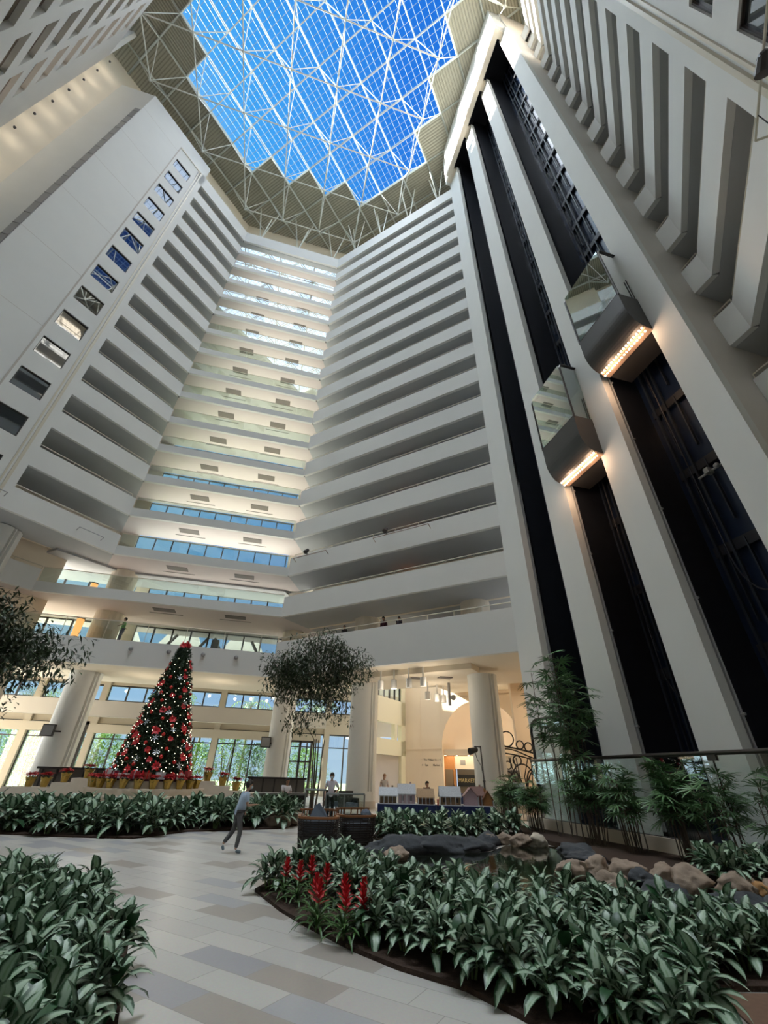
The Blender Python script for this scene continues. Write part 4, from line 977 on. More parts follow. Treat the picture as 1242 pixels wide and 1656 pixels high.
# ------------------------------------------------------------------ planter wall, glass rail in front of the lifts
struct(MB().box(13.4, 13.75, 8.0, 22.4, 0, 0.52), 'wall_right', CREAM)
t = empty('glass_guard_rail', (13.55, 15, 0.42), label='long glass guard rail with dark metal handrail in front of the lifts', cat='railing')
m = MB(); m.box(-0.02, 0.02, -7, 6.6, 0.0, 2.35); m.build('glass_panel', GLASS, t)
m = MB(); m.path([(0, -7, 2.42), (0, 6.6, 2.42)], 0.065, 8); m.build('handrail', DARKM, t)
m = MB(); m.box(-0.07, 0.07, -7, 6.6, 0.02, 0.12); m.build('base_shoe', DARKM, t)
for i, yy in enumerate((-5.6, -3.4, -1.0, 1.6, 4.2)): MB().box(-0.05, 0.05, yy-0.15, yy+0.15, 2.22, 2.38).box(-0.025, 0.025, yy-0.012, yy+0.012, 0.1, 2.3).build('clip', DARKM, t)
t = empty('glass_lift_enclosure', (13.6, 20.2, 0.5), label='dark rounded tube frame with glass beside the fan palms, left of the rail', cat='frame')
m = MB(); m.path([(0, 1.1, 0), (0, 1.1, 3.6), (0, 0.95, 3.95), (0, 0.6, 4.1), (0, -1.8, 4.1)], 0.07, 8); m.path([(0, 1.1, 3.3), (0, -1.8, 3.3)], 0.04, 6); m.build('frame', DARKM, t)
MB().box(-0.01, 0.01, -1.8, 1.05, 0, 3.9).build('glass_panel', GLASS, t)

# ------------------------------------------------------------------ lady palms
def fan(mb, c, az, el, R, n=9):
    # palmate leaf: narrow pleated segments radiating from one hub, in a plane that faces outward and up
    c = Vector(c); d = Vector((math.cos(az)*math.cos(el), math.sin(az)*math.cos(el), math.sin(el)))
    s = Vector((-math.sin(az), math.cos(az), U(-.5, .5))).normalized(); nn = d.cross(s).normalized()
    for k in range(n):
        a = (k/(n-1)-0.5)*3.7+U(-.06, .06); dd = (d*math.cos(a)+s*math.sin(a)).normalized(); w = R*0.062
        sd = dd.cross(nn); L = R*U(.82, 1.05); dr = Vector((0, 0, -1))*R
        m1 = c+dd*L*0.35; m2 = c+dd*L*0.75+dr*0.05; e_ = c+dd*L+dr*0.14
        mb.add([c, m1+sd*w, m2+sd*w*.8, e_+sd*w*.25, e_-sd*w*.25, m2-sd*w*.8, m1-sd*w, m1+nn*w*.3, m2+nn*w*.3], [(0, 1, 7), (0, 7, 6), (1, 2, 8, 7), (7, 8, 5, 6), (2, 3, 4, 5, 8)], [(0, 0), (1, .4), (1, .8), (1, 1), (1, 1), (1, .8), (1, .4), (0, .4), (0, .8)])
def ladypalm(loc, canes, seed, label, hmax=2.4, spread=0.5, fans=6, R=0.42):
    random.seed(seed); t = empty('lady_palm', loc, label=label, cat='palm')
    cm = MB(); fm_ = MB()
    for i in range(canes):
        a = U(0, 6.28); r0 = U(0, spread*0.6); bx, by = r0*math.cos(a), r0*math.sin(a); h = hmax*U(.55, 1.0)
        tx, ty = bx+U(-.25, .25)*h*0.35, by+U(-.25, .25)*h*0.35
        cm.path([(bx, by, 0), ((bx+tx)/2+U(-.04, .04), (by+ty)/2, h*0.5), (tx, ty, h)], [0.022, 0.018, 0.013], 5)
        for k in range(fans):
            f = k/max(1, fans-1); z = h*(0.62+0.40*f) if fans > 1 else h
            az = U(0, 6.28); el = U(.1, 1.1); q = Vector((tx*(z/h)+bx*(1-z/h), ty*(z/h)+by*(1-z/h), z)); e_ = q+Vector((math.cos(az)*math.cos(el), math.sin(az)*math.cos(el), math.sin(el)))*U(.5, .95)*R
            cm.tube(q, e_, 0.007, n=4); fan(fm_, e_, az, el-0.5, R*U(.85, 1.15))
    cm.build('cane', BARK, t); fm_.build('fronds', PALM, t); return t
ladypalm((12.6, 16.6, 0.14), 7, 41, 'tallest fan palm clump rising in front of the first lift pier', 6.3, 1.0, 11, 0.62)
ladypalm((12.8, 18.2, 0.14), 5, 42, 'tall thin fan palm clump left of the tallest one', 6.3, 0.9, 9, 0.60)
ladypalm((12.3, 16.2, 0.14), 16, 43, 'dense low fan palm clump at the foot of the tallest palm', 2.2, 1.1, 7, 0.46)
ladypalm((12.4, 14.3, 0.14), 12, 44, 'fan palm clump in front of the second dark lift shaft', 2.3, 0.9, 6, 0.44)
ladypalm((12.6, 12.6, 0.14), 14, 45, 'fan palm clump with one upright pale frond at the glass rail', 2.3, 0.9, 7, 0.48)
ladypalm((12.7, 11.2, 0.14), 9, 46, 'fan palm clump beside the greenish lift pier', 1.9, 0.8, 6, 0.42)
ladypalm((12.8, 9.9, 0.14), 5, 47, 'thin fan palm in front of the greenish lift pier at right', 2.0, 0.5, 5, 0.42)
ladypalm((12.7, 9.0, 0.14), 5, 48, 'fan palm at the right photo edge', 1.9, 0.5, 6, 0.40)
ladypalm((12.6, 20.3, 0.14), 14, 49, 'low fan palm clump under the curved tube frame', 1.6, 1.0, 6, 0.42)
ladypalm((12.4, 21.9, 0.14), 12, 50, 'low fan palm clump right of the navy tables', 1.7, 0.9, 6, 0.42)
ladypalm((12.9, 23.8, 0.02), 10, 51, 'bushy fan palm at the end of the navy tables', 1.7, 0.6, 6, 0.40)

# ------------------------------------------------------------------ trees
def tree(loc, label, crown, trunk_h, stems, seed, nleaf=7000, ll=0.22, name='ficus_tree', mat=None, droop=True, base_r=0.10, spread=0.3):
    random.seed(seed); t = empty(name, loc, label=label, cat='tree'); tr = MB(); lf = MB()
    tips = []
    for s_ in range(stems):
        a = 6.28*s_/stems+U(-.4, .4); p = Vector((0.12*math.cos(a), 0.12*math.sin(a), 0)); q = p.copy(); pts = [q.copy()]; rs = [base_r]
        for k in range(4):
            q = q+Vector((math.cos(a)*U(.02, .09)*trunk_h*0.25+U(-.05, .05), math.sin(a)*U(.02, .09)*trunk_h*0.25+U(-.05, .05), trunk_h/4)); pts.append(q.copy()); rs.append(base_r*(1-0.12*(k+1)))
        tr.path(pts, rs, 7); tips.append((q, rs[-1]))
    cells = []
    for (cx_, cy_, cz_, rx, ry, rz) in crown:
        for _ in range(max(4, int(rx*ry*rz*13))):
            while True:
                v = Vector((U(-1, 1), U(-1, 1), U(-1, 1)))
                if v.length < 1: break
            v *= 0.92; cells.append(Vector((cx_+v.x*rx, cy_+v.y*ry, cz_+v.z*rz)))
    nodes_ = [(q, r) for q, r in tips]
    for c in sorted(cells, key=lambda v: (v-Vector((0, 0, trunk_h))).length):
        q, r = min(nodes_, key=lambda nr: (nr[0]-c).length+0.3*max(0, nr[0].z-c.z))
        mid = (q+c)/2+Vector((U(-.1, .1), U(-.1, .1), U(0, .15))); r2 = max(0.008, r*0.66); tr.path([q, mid, c], [r*0.8, r2, r2*0.7], 5); nodes_.append((c, r2*0.7)); 
    per = max(6, nleaf//max(1, len(cells)))
    for c in cells:
        for _ in range(per):
            d = Vector((U(-1, 1), U(-1, 1), U(-.8, .8)))
            if d.length > 1: d.normalize()
            b = c+d*0.85; leaf(lf, b, U(0, 6.28), ll*U(.7, 1.2), ll*0.33, U(-1.1, .3) if droop else U(-.4, .9), 0.4, seg=2, fold=0.15)
    tr.build('trunk', BARK, t); lf.build('foliage', mat or FIC, t); return t
tree((3.45, 27.2, 0.08), 'slender multi-stem ficus tree standing behind the wicker chairs', [(-1.1, 0, 7.2, 2.6, 1.8, 1.1), (1.2, 0, 7.8, 1.5, 1.3, 1.1), (-0.6, 0, 8.7, 1.6, 1.2, .8), (-2.0, 0, 6.3, 1.2, 1.0, .8), (-0.4, 0, 5.7, 1.3, 1.0, .6), (0.6, 0, 6.4, 1.2, 1.0, .8), (0.9, 0, 5.2, .5, .5, .6), (-1.3, 0, 4.4, .5, .4, .35)], 3.6, 4, 61, 12000, 0.26, base_r=0.06)
tree((-10.6, 16.5, 0.0), 'dark ficus tree cut by the left photo edge', [(1.3, 0, 5.3, 2.0, 1.5, 1.0), (0.2, 0, 6.1, 1.9, 1.5, .9), (3.0, 0.1, 5.0, 1.2, .9, .6), (1.2, 0, 4.2, 1.7, 1.2, .7), (-1, 0, 5.5, 1.5, 1.5, 1)], 3.0, 4, 62, 15000, 0.24)
# garden outside the lobby windows
random.seed(70)
def shrub(loc, seed, label, R=2.2, H=3.5, n=1500, mat=LIME, ll=0.6, grp='sunlit garden shrubs outside the lobby windows'):
    random.seed(seed); t = empty('garden_shrub', loc, label=label, cat='shrub', group=grp); lf = MB(); tr = MB()
    for k in range(7): a = U(0, 6.28); tr.tube((0, 0, 0), (math.cos(a)*R*.5, math.sin(a)*R*.5, H*.75), 0.06, 0.02, n=5)
    for _ in range(n):
        a = U(0, 6.28); z = U(0, 1)**0.8; r = R*math.sqrt(rnd())*math.sin(PI*(0.12+0.8*z))
        leaf(lf, (r*math.cos(a), r*math.sin(a), z*H), a+U(-.8, .8), ll*U(.6, 1.2), ll*0.25, U(-.2, 1.0), 1.0, seg=3)
    tr.build('stem', BARK, t); lf.build('foliage', mat, t); return t
SH = [(-30, 59), (-26, 61), (-22.5, 58.5), (-19.5, 60.5), (-16, 59), (-13, 61), (-9.5, 58.8), (-6.5, 60.2), (-3, 58.6), (0, 60.4), (3.2, 59), (6.5, 60.6)]
for i, (x, y) in enumerate(SH):
    shrub((x, y, -0.1), 700+i, 'sunlit green shrub outside the lobby glass, %s from the left' % ['first', 'second', 'third', 'fourth', 'fifth', 'sixth', 'seventh', 'eighth', 'ninth', 'tenth', 'eleventh', 'twelfth'][i], U(2.2, 2.9), U(4.5, 7.5), 1300, LIME if i % 3 else GRN)
def gpalm(loc, seed, label, H):
    random.seed(seed); t = empty('garden_palm', loc, label=label, cat='palm', group='tall palms outside the lobby windows'); tr = MB(); lf = MB()
    tr.path([(0, 0, 0), (0.15, 0, H*.5), (0.1, 0, H)], [0.2, 0.15, 0.13], 8)
    for k in range(16):
        az = k*2.4; p = Vector((0.1, 0, H)); e = U(.1, 1.1); 
        for s_ in range(9):
            q = p+Vector((math.cos(az)*math.cos(e), math.sin(az)*math.cos(e), math.sin(e)))*0.38
            for sd in (-1, 1): leaf(lf, q, az+sd*1.1, 0.8*math.sin(PI*(s_+1.5)/11), 0.09, e-0.3, 0.8, seg=2)
            tr.tube(p, q, 0.02, n=4); p = q; e -= 0.22
    tr.build('trunk', BARK, t); lf.build('fronds', GRN if seed % 2 else LIME, t)
for i, (x, y, H) in enumerate([(-24, 64, 9), (-18, 63, 8), (-11.5, 64, 10), (-7, 63, 8.5), (-1.5, 64, 9.5), (3, 63, 8.5), (7.5, 65, 10), (-28, 66, 9.5)]):
    gpalm((x, y, -0.1), 800+i, 'tall palm outside the lobby glass, %s planted' % ordn[i], H)

# ------------------------------------------------------------------ Christmas tree on its stepped fountain
CX, CY = -6.15, 34.0
def disc(r, n=48, a0=0, a1=2*PI, c=(CX, CY)): return [(c[0]+r*math.cos(a0+(a1-a0)*i/n), c[1]+r*math.sin(a0+(a1-a0)*i/n)) for i in range(n)]
t = empty('stepped_fountain_base', (CX, CY, 0), label='round travertine steps below the Christmas tree', cat='steps')
for i, (r, z) in enumerate(((4.6, 0.38), (3.95, 0.72), (3.35, 1.05))):
    hd_ = lambda q: disc(q, a0=PI, a1=2*PI, c=(0, 0))+[(q, 0)]
    MB().prism(hd_(r), 0 if i == 0 else (0.38, 0.72)[i-1], z-0.08).prism(hd_(r+0.08), z-0.08, z).build('step', STONE, t)
MB().prism(disc(2.75, c=(0, 0)), 0, 1.42).build('drum', CREAM, t)
t = empty('tree_platform', (CX, CY, 1.42), label='round dark red clothed platform under the Christmas tree and gifts', cat='platform')
MB().prism(disc(2.85, c=(0, 0)), 0.0, 0.10).build('top', M('dark_red_cloth', (0.05, 0.008, 0.015), 0.9), t)
# flank walls, stepping
for nm, bl in (('left', [(-14.0, -11.5, 0.95), (-11.5, -10.5, 1.20), (-10.5, -9.1, 1.45)]), ('right', [(-3.2, -2.2, 1.45), (-2.2, -1.2, 1.20), (-1.2, -0.4, 0.95), (-0.4, 3.4, 0.85)])):
    t = empty('stepped_plinth', ((bl[0][0]+bl[-1][1])/2, 34.55, 0), label='pale stone plinth stepping down %s of the round steps' % nm, cat='plinth')
    for x0, x1, z in bl: MB().box(x0-t.location.x, x1-t.location.x, -0.5, 0.9, 0, z).build('block', STONE, t)
CH = M('dark_counter', (0.02, 0.016, 0.015), 0.35)
for nm, x0, x1, z in (('left', -13.4, -9.2, 2.0), ('right', -0.2, 4.0, 1.75)):
    t = empty('bar_counter', ((x0+x1)/2, 36.6, 0), label='dark bar counter with slatted front %s of the Christmas tree' % nm, cat='counter')
    w = (x1-x0)/2; MB().box(-w, w, -0.3, 0.5, z-0.12, z).build('counter_top', CH, t)
    m = MB().box(-w+0.1, w-0.1, -0.1, 0.4, 0, z-0.12); m.build('front_panel', M('taupe_panel_'+nm, (0.10, 0.09, 0.08), 0.6), t)
    m = MB()
    for i in range(int(2*w/0.8)): MB().box(-w+0.3+0.8*i, -w+0.4+0.8*i, -0.14, -0.1, 0, z-0.12).build('slat', CH, t)
random.seed(5)
t = empty('christmas_tree', (CX, CY, 1.52), label='tall lit Christmas tree with red baubles and poinsettias', cat='christmas tree')
HT, RB = 8.35, 2.15
def rad(z): return RB*(1-z/HT)**0.92+0.22
lf = MB()
for k in range(3600):
    z = HT*(1-math.sqrt(rnd()))*0.985+0.02 if rnd() < .8 else U(0, HT*.97); a = U(0, 6.28); r = rad(z)*U(.72, 1.02)
    p = Vector((r*math.cos(a), r*math.sin(a), z)); 
    for q in range(5):
        d = Vector((math.cos(a)*U(.3, 1)+U(-.6, .6), math.sin(a)*U(.3, 1)+U(-.6, .6), U(-.7, .5))).normalized(); s_ = d.cross(Vector((U(-1, 1), U(-1, 1), U(-1, 1)))).normalized()*0.03
        L = U(.14, .26); lf.add([p-s_, p+s_, p+d*L+s_*0.4, p+d*L-s_*0.4], [(0, 1, 2, 3)])
lf.lathe([(rad(z)*0.72, z) for z in (0.05, 1, 2, 3, 4, 5, 6, 7)]+[(0.06, HT)], n=20)
lf.build('foliage', XG, t)
MB().tube((0, 0, -0.02), (0, 0, 7.5), 0.14, 0.05, n=8).build('trunk', BARK, t)
RB_ = M('red_bauble', (0.55, 0.02, 0.015), 0.18, spec=0.8); SILV = M('silver_ornament', (0.62, 0.68, 0.72), 0.3, metal=0.4)
def around(n, rr=1.03):
    out = []
    for k in range(n):
        f = (k+0.5)/n; z = HT*(1-math.sqrt(1-f*0.985)); a = k*2.39996+U(-.3, .3); r = rad(z)*rr; out.append((r*math.cos(a), r*math.sin(a), z, a))
    random.shuffle(out); return out
ball = MB().ball((0, 0, 0), 0.115, 10, 7); first = None
for x, y, z, a in around(90):
    if first is None: first = ball.build('bauble', RB_, t, smooth=True); o = first
    else: o = first.copy(); COL.objects.link(o); o.parent = t
    o.location = (x, y, z)
fl = MB()
for k in range(9): leaf(fl, (0, 0, 0), k*0.7, U(.20, .30), .12, 0.5, 0.6, seg=3, fold=0.2)
first = None
def put(o, x, y, z, a, s=1): o.location = (x, y, z); o.rotation_euler = (0, 1.2, a); o.scale = (s, s, s)
for x, y, z, a in around(70, 1.02):
    if first is None: first = fl.build('poinsettia_bloom', REDL, t); o = first
    else: o = first.copy(); COL.objects.link(o); o.parent = t
    put(o, x, y, z, a, U(.8, 1.3))
for k in range(7):
    o = first.copy(); COL.objects.link(o); o.parent = t; put(o, U(-.15, .15), U(-.15, .15), HT-0.1+U(-.2, .15), k*0.9, 1.2)
sv = MB()
for k in range(6): leaf(sv, (0, 0, 0), k*1.05, .24, .05, 0.3, 0.3, seg=2)
first = None
for x, y, z, a in around(34, 1.04):
    if first is None: first = sv.build('silver_spray', SILV, t); o = first
    else: o = first.copy(); COL.objects.link(o); o.parent = t
    put(o, x, y, z, a)
lb = MB()
for x, y, z, a in around(470, 1.05): lb.ball((x, y, z), 0.021, 5, 4)
lb.build('string_lights', M('fairy_light', (1, .9, .7), 0.5, emit=(1.0, 0.86, 0.62), estr=5), t, kind='stuff')
# gifts
random.seed(9)
GC = [(0.45, 0.02, 0.03), (0.65, 0.66, 0.68), (0.25, 0.02, 0.05), (0.7, 0.7, 0.72), (0.4, 0.03, 0.04), (0.30, 0.06, 0.04), (0.55, 0.6, 0.66), (0.35, 0.02, 0.05), (0.6, 0.55, 0.5), (0.45, 0.05, 0.06)]
GN = ['red', 'white', 'dark red', 'silver', 'bright red', 'red-brown', 'pale blue', 'crimson', 'beige', 'rose red']
for i in range(10):
    a = math.radians(-160+15.5*i); x, y = CX+2.5*math.cos(a), CY+2.5*math.sin(a); s_ = U(.18, .28); h = U(.25, .48)
    t = empty('gift_box', (x, y, 1.52), a, label='%s wrapped gift box at the foot of the Christmas tree' % GN[i], cat='gift')
    MB().box(-s_*.6, s_*.6, -s_, s_, 0, h).build('box', M('wrap_'+GN[i].replace(' ', '_'), GC[i], 0.4), t)
    MB().box(-s_*.6-.01, s_*.6+.01, -.03, .03, 0, h+.01).ball((0, 0, h+.04), .06).build('ribbon', SILV if i % 2 == 0 else RB_, t)
# poinsettias in gold pots
GOLD = M('gold_foil', (0.42, 0.28, 0.06), 0.28, metal=0.6, noise=0.2, nscale=20)
def poinsettia(loc, seed, label, s=1.0):
    random.seed(seed); t = empty('poinsettia', loc, label=label, cat='plant', group='poinsettias in gold foil pots'); t.scale = (s, s, s)
    m = MB(); n = 14; vs = []
    for j, (r, z) in enumerate(((.15, 0), (.20, .28), (.26, .40))):
        for i in range(n): q = r*(1+(0.12 if i % 2 and j else 0)); vs.append((q*math.cos(6.283*i/n), q*math.sin(6.283*i/n), z+(0.06 if i % 2 and j == 2 else 0)))
    m.add(vs, [(j*n+i, j*n+(i+1) % n, (j+1)*n+(i+1) % n, (j+1)*n+i) for j in range(2) for i in range(n)]+[tuple(range(n-1, -1, -1))]); m.build('foil_pot', GOLD, t)
    g = MB(); r_ = MB()
    for k in range(16): leaf(g, (0, 0, .35), k*2.4, U(.25, .34), .13, U(-.1, .6), .8, seg=3)
    for h in range(7):
        ha = h*0.9; hx, hy = (.16*math.cos(ha), .16*math.sin(ha)) if h else (0, 0)
        g.tube((0, 0, .25), (hx, hy, .52), .012, n=4)
        for k in range(8): leaf(r_, (hx, hy, .52+U(0, .08)), k*.8+h, U(.20, .29), .12, U(.0, .6), .8, seg=3)
    g.build('green_leaves', GRN, t); r_.build('red_bracts', REDL, t)
k = 0
nth = ['first', 'second', 'third', 'fourth', 'fifth', 'sixth', 'seventh', 'eighth', 'ninth', 'tenth', 'eleventh']
for i in range(11):
    a = math.radians(-163+14.8*i); poinsettia((CX+3.06*math.cos(a), CY+3.06*math.sin(a), 1.05), 900+i, 'red poinsettia in gold foil on the top round step, %s from the left' % nth[i], 1.05)
for i, (x, z, lb) in enumerate([(-12.8, .95, 'lower left plinth, outer one'), (-12.0, .95, 'lower left plinth, inner one'), (-11.0, 1.20, 'middle block of the left plinth'), (-9.8, 1.45, 'top block of the left plinth'), (-2.7, 1.45, 'top block of the right plinth'), (-1.7, 1.20, 'middle block of the right plinth'), (-0.8, .95, 'lower block of the right plinth')]):
    poinsettia((x, 34.5, z), 930+i, 'red poinsettia in gold foil on the '+lb, 1.15)

# ------------------------------------------------------------------ gingerbread houses on navy tables
P0 = Vector((5.95, 22.95)); P1 = Vector((11.25, 21.55)); D = (P1-P0).normalized(); Nn = Vector((-D.y, D.x)); TZ = 0.9
def tp(s, t): q = P0+D*s+Nn*t; return (q.x, q.y)
LT_ = (P1-P0).length
for i, (s0, s1) in enumerate(((0, LT_/2-0.01), (LT_/2+0.01, LT_))):
    random.seed(30+i); c = tp((s0+s1)/2, 0.5)
    t = empty('clothed_table', (*c, 0), math.atan2(D.y, D.x), label='long table in a navy floor length cloth, %s one' % ('left', 'right')[i], cat='table')
    w = (s1-s0)/2; m = MB(); m.box(-w, w, -0.5, 0.5, TZ-0.03, TZ); m.build('cloth_top', NAVY, t)
    m = MB(); n = 60; per = []
    for q in range(n+1): x = -w+2*w*q/n; per.append((x, -0.5))
    for q in range(1, 21): per.append((w, -0.5+q/20))
    vs = []; 
    for q, (x, y) in enumerate(per):
        o_ = 0.035*math.sin(q*1.9)+0.02*math.sin(q*0.83+1)
        vs += [(x, y, TZ-0.01), (x+(o_ if y > -0.5 else 0), y-(0.03+o_ if y == -0.5 else 0), 0.02)]
    m.add(vs, [(2*q, 2*q+1, 2*q+3, 2*q+2) for q in range(len(per)-1)]); m.build('cloth_skirt', NAVY, t)
    m = MB(); 
    for lx in (-w+.1, w-.1):
        for ly in (-.4, .4): MB().box(lx-.02, lx+.02, ly-.02, ly+.02, 0, TZ-.03).build('leg', GREY, t)
def ghouse(s, tt, L, Dp, H, RH, wall, roof, label, gable='side', rz=0.0, chim=True):
    t = empty('gingerbread_house', (*tp(s, tt), TZ), math.atan2(D.y, D.x)+rz, label=label, cat='gingerbread house')
    w, d = L/2, Dp/2
    wm = M('icing_'+label[:14].replace(' ', '_'), wall, 0.8, noise=0.2, nscale=25); rm = M('roof_'+label[:14].replace(' ', '_'), roof, 0.8, noise=0.25, nscale=18)
    MB().box(-w-.06, w+.06, -d-.08, d+.06, 0, 0.03).build('snow_board', SNOW, t)
    m = MB(); m.box(-w, w, -d, d, 0.03, H); m.add([(-w, -d, H), (-w, d, H), (-w, 0, H+RH), (w, -d, H), (w, d, H), (w, 0, H+RH)], [(0, 2, 1), (3, 4, 5)]); m.build('walls', wm, t)
    e = 0.05; m = MB()
    for sg in (-1, 1):
        m.add([(-w-e, sg*(d+e), H-.04), (w+e, sg*(d+e), H-.04), (w+e, 0, H+RH+.02), (-w-e, 0, H+RH+.02), (-w-e, sg*(d+e), H+.0), (w+e, sg*(d+e), H+.0), (w+e, 0, H+RH+.06), (-w-e, 0, H+RH+.06)], [(0, 1, 2, 3), (4, 5, 6, 7), (0, 1, 5, 4), (1, 2, 6, 5), (0, 3, 7, 4)])
    m.build('roof', rm, t)
    wl = [o for o in bpy.data.objects if o.parent == t and o.name.startswith('walls')][0]
    n = max(2, int(L/.28))
    for i in range(n):
        x = -w+L*(i+.5)/n; MB().box(x-.045, x+.045, -d-.012, -d, H*.35, H*.8).build('window', DARKM, wl)
    for x in [-w, w]+[-w+L*q/4 for q in (1, 2, 3)]: MB().tube((x, -d-.05, .03), (x, -d-.05, H*.97), .014, n=5).build('porch_post', SNOW, t)
    if chim: MB().box(w*.4, w*.4+.08, .02, .1, H+RH*.5, H+RH+.13).build('chimney', wm, t)
    return t
SNOW = M('snow_icing', (0.72, 0.74, 0.76), 0.8, noise=0.08, nscale=20)
WR = (0.60, 0.63, 0.66)
ghouse(0.50, 0.40, 0.80, 0.5, 0.34, 0.26, (0.16, 0.11, 0.06), WR, 'brown gingerbread house with white roof at the left table end')
ghouse(1.38, 0.42, 0.78, 0.5, 0.42, 0.34, (0.50, 0.38, 0.40), (0.55, 0.56, 0.58), 'pink gingerbread house with tall frosted roof, second from the left')
ghouse(2.28, 0.35, 0.72, 0.5, 0.30, 0.28, (0.14, 0.07, 0.04), (0.42, 0.28, 0.16), 'dark brown gingerbread house with tan frosted roof, mid left table')
ghouse(3.45, 0.40, 0.95, 0.5, 0.36, 0.34, (0.26, 0.16, 0.09), (0.52, 0.54, 0.56), 'wide gingerbread house with stepped white roof, left of the pink gabled one')
ghouse(4.42, 0.35, 0.46, 0.6, 0.40, 0.28, (0.50, 0.36, 0.40), (0.35, 0.22, 0.2), 'pink gabled gingerbread house on the right table', rz=PI/2, chim=False)
ghouse(4.82, 0.60, 0.55, 0.5, 0.42, 0.30, (0.22, 0.10, 0.07), (0.20, 0.11, 0.09), 'dark red-brown gingerbread house behind the pink gable')
ghouse(5.22, 0.34, 0.40, 0.42, 0.28, 0.30, (0.38, 0.17, 0.06), (0.30, 0.15, 0.08), 'small orange gingerbread cottage at the right table end', rz=PI/2)
MB().box(-.13, .13, -.02, .02, 0, .3).build('sign_card', SNOW, label='small white card at the right end of the navy table', cat='card', loc=(*tp(5.40, .7), TZ))
MB().lathe([(.04, 0), (.04, .2), (.06, .22), (.02, .26)], n=8).build('candy_figure', RB_, label='tiny red candy figure between the two navy tables', cat='figure', loc=(*tp(2.85, .15), TZ))

# ------------------------------------------------------------------ wicker chairs, tables, stands
WICK = M('black_wicker', (0.022, 0.018, 0.016), 0.6, noise=0.3, nscale=30); TEAK = M('orange_teak', (0.30, 0.12, 0.04), 0.35, noise=0.2, nscale=10)
CUSH = M('blue_grey_cushion', (0.12, 0.15, 0.19), 0.9, noise=0.15, nscale=15)
def wicker(loc, rz, label, cush):
    t = empty('wicker_armchair', loc, rz, label=label, cat='chair'); m = MB(); n = 28; H = 0.78
    fr = [(0.62*math.cos(a)*(1.0), 0.55*math.sin(a)) for a in [PI*1.0+PI*q/n*1.0+0.0 for q in range(n+1)]]
    fr = [(0.66*math.copysign(abs(math.cos(2*PI*q/n))**.6, math.cos(2*PI*q/n)), 0.58*math.copysign(abs(math.sin(2*PI*q/n))**.6, math.sin(2*PI*q/n))) for q in range(n)]
    for j in range(13):
        z = 0.05+H*j/13; k = 0.88+0.12*j/12
        for q in range(n):
            a, b = fr[q], fr[(q+1) % n]; off = 0.012 if (q+j) % 2 else -0.012
            m.tube((a[0]*k*(1+off), a[1]*k*(1+off), z), (b[0]*k*(1-off), b[1]*k*(1-off), z), 0.024, n=5, cap=False)
    for q in range(n): a = fr[q]; m.tube((a[0]*.88, a[1]*.88, 0), (a[0], a[1], H), 0.016, n=5)
    m.build('woven_body', WICK, t)
    m = MB(); m.prism([(x*.84, y*.84) for x, y in fr], 0.03, 0.42); m.build('seat_box', WICK, t)
    m = MB(); idx = list(range(n))
    for q in range(n):
        a, b = fr[q], fr[(q+1) % n]; z = H+(0.16 if (a[1] > 0.3 and b[1] > 0.3) else 0)
        m.prism([(a[0]*1.04, a[1]*1.04), (b[0]*1.04, b[1]*1.04), (b[0]*.9, b[1]*.9), (a[0]*.9, a[1]*.9)], z, z+0.06)
        if z > H: m.tube((a[0]*.97, a[1]*.97, H), (a[0]*.97, a[1]*.97, z), .02, n=5)
    m.build('teak_top_rail', TEAK, t)
    m = MB(); m.prism([(x*.78, y*.78) for x, y in fr], 0.42, 0.72 if cush else 0.6); m.build('seat_cushion', CUSH, t, smooth=False)
    if cush:
        vs = []; m = MB(); m.add([(-.34, .1, .7), (.34, .1, .7), (.22, .2, .95), (0.0, .24, 1.18), (-.14, .24, 1.1), (-.34, .36, .7), (.34, .36, .7), (.18, .36, .95), (0.0, .34, 1.16), (-.14, .34, 1.08)], [(0, 1, 2, 3, 4), (9, 8, 7, 6, 5), (0, 5, 6, 1), (1, 6, 7, 2), (2, 7, 8, 3), (3, 8, 9, 4), (4, 9, 5, 0)]); m.build('back_cushion', CUSH, t)
    else: MB().ball((0.42, .1, .82), .2, 10, 6, 0.8).build('back_cushion', CUSH, t)
wicker((2.42, 17.1, 0), -0.1, 'black wicker armchair with teak rail and peaked grey cushion, left one', True)
wicker((3.85, 17.9, 0), 0.12, 'black wicker armchair with teak rail, right of the pair', False)
# grey metal barrier frames by the woman
GM = M('grey_green_metal', (0.17, 0.19, 0.18), 0.45, metal=0.3)
t = empty('metal_barrier', (4.15, 24.2, 0), label='grey metal barrier frame in front of the woman in white', cat='barrier')
m = MB()
for x in (-1.45, -.45, .45, 1.45): m.tube((x, 0, 0), (x, 0, 1.22), .04, n=6)
m.tube((-.45, 0, 1.22), (1.45, 0, 1.22), .05); m.tube((-1.45, .5, 1.35), (-.4, .5, 1.35), .05); m.tube((-1.45, 0, 1.22), (-1.45, .5, 1.35), .04); m.build('frame', GM, t)
m = MB(); m.box(-.4, 1.4, -.01, .01, .15, 1.15); m.build('mesh_panel', GLASS, t)
t = empty('dark_planter_bench', (1.6, 29.5, 0), label='long dark bench box beyond the far bed, left of the ficus trunk', cat='bench')
MB().box(-1.0, 1.6, -.4, .4, 0, .95).build('box', CH, t); MB().box(-1.05, 1.65, -.45, .45, .95, 1.05).build('top', GREY, t)
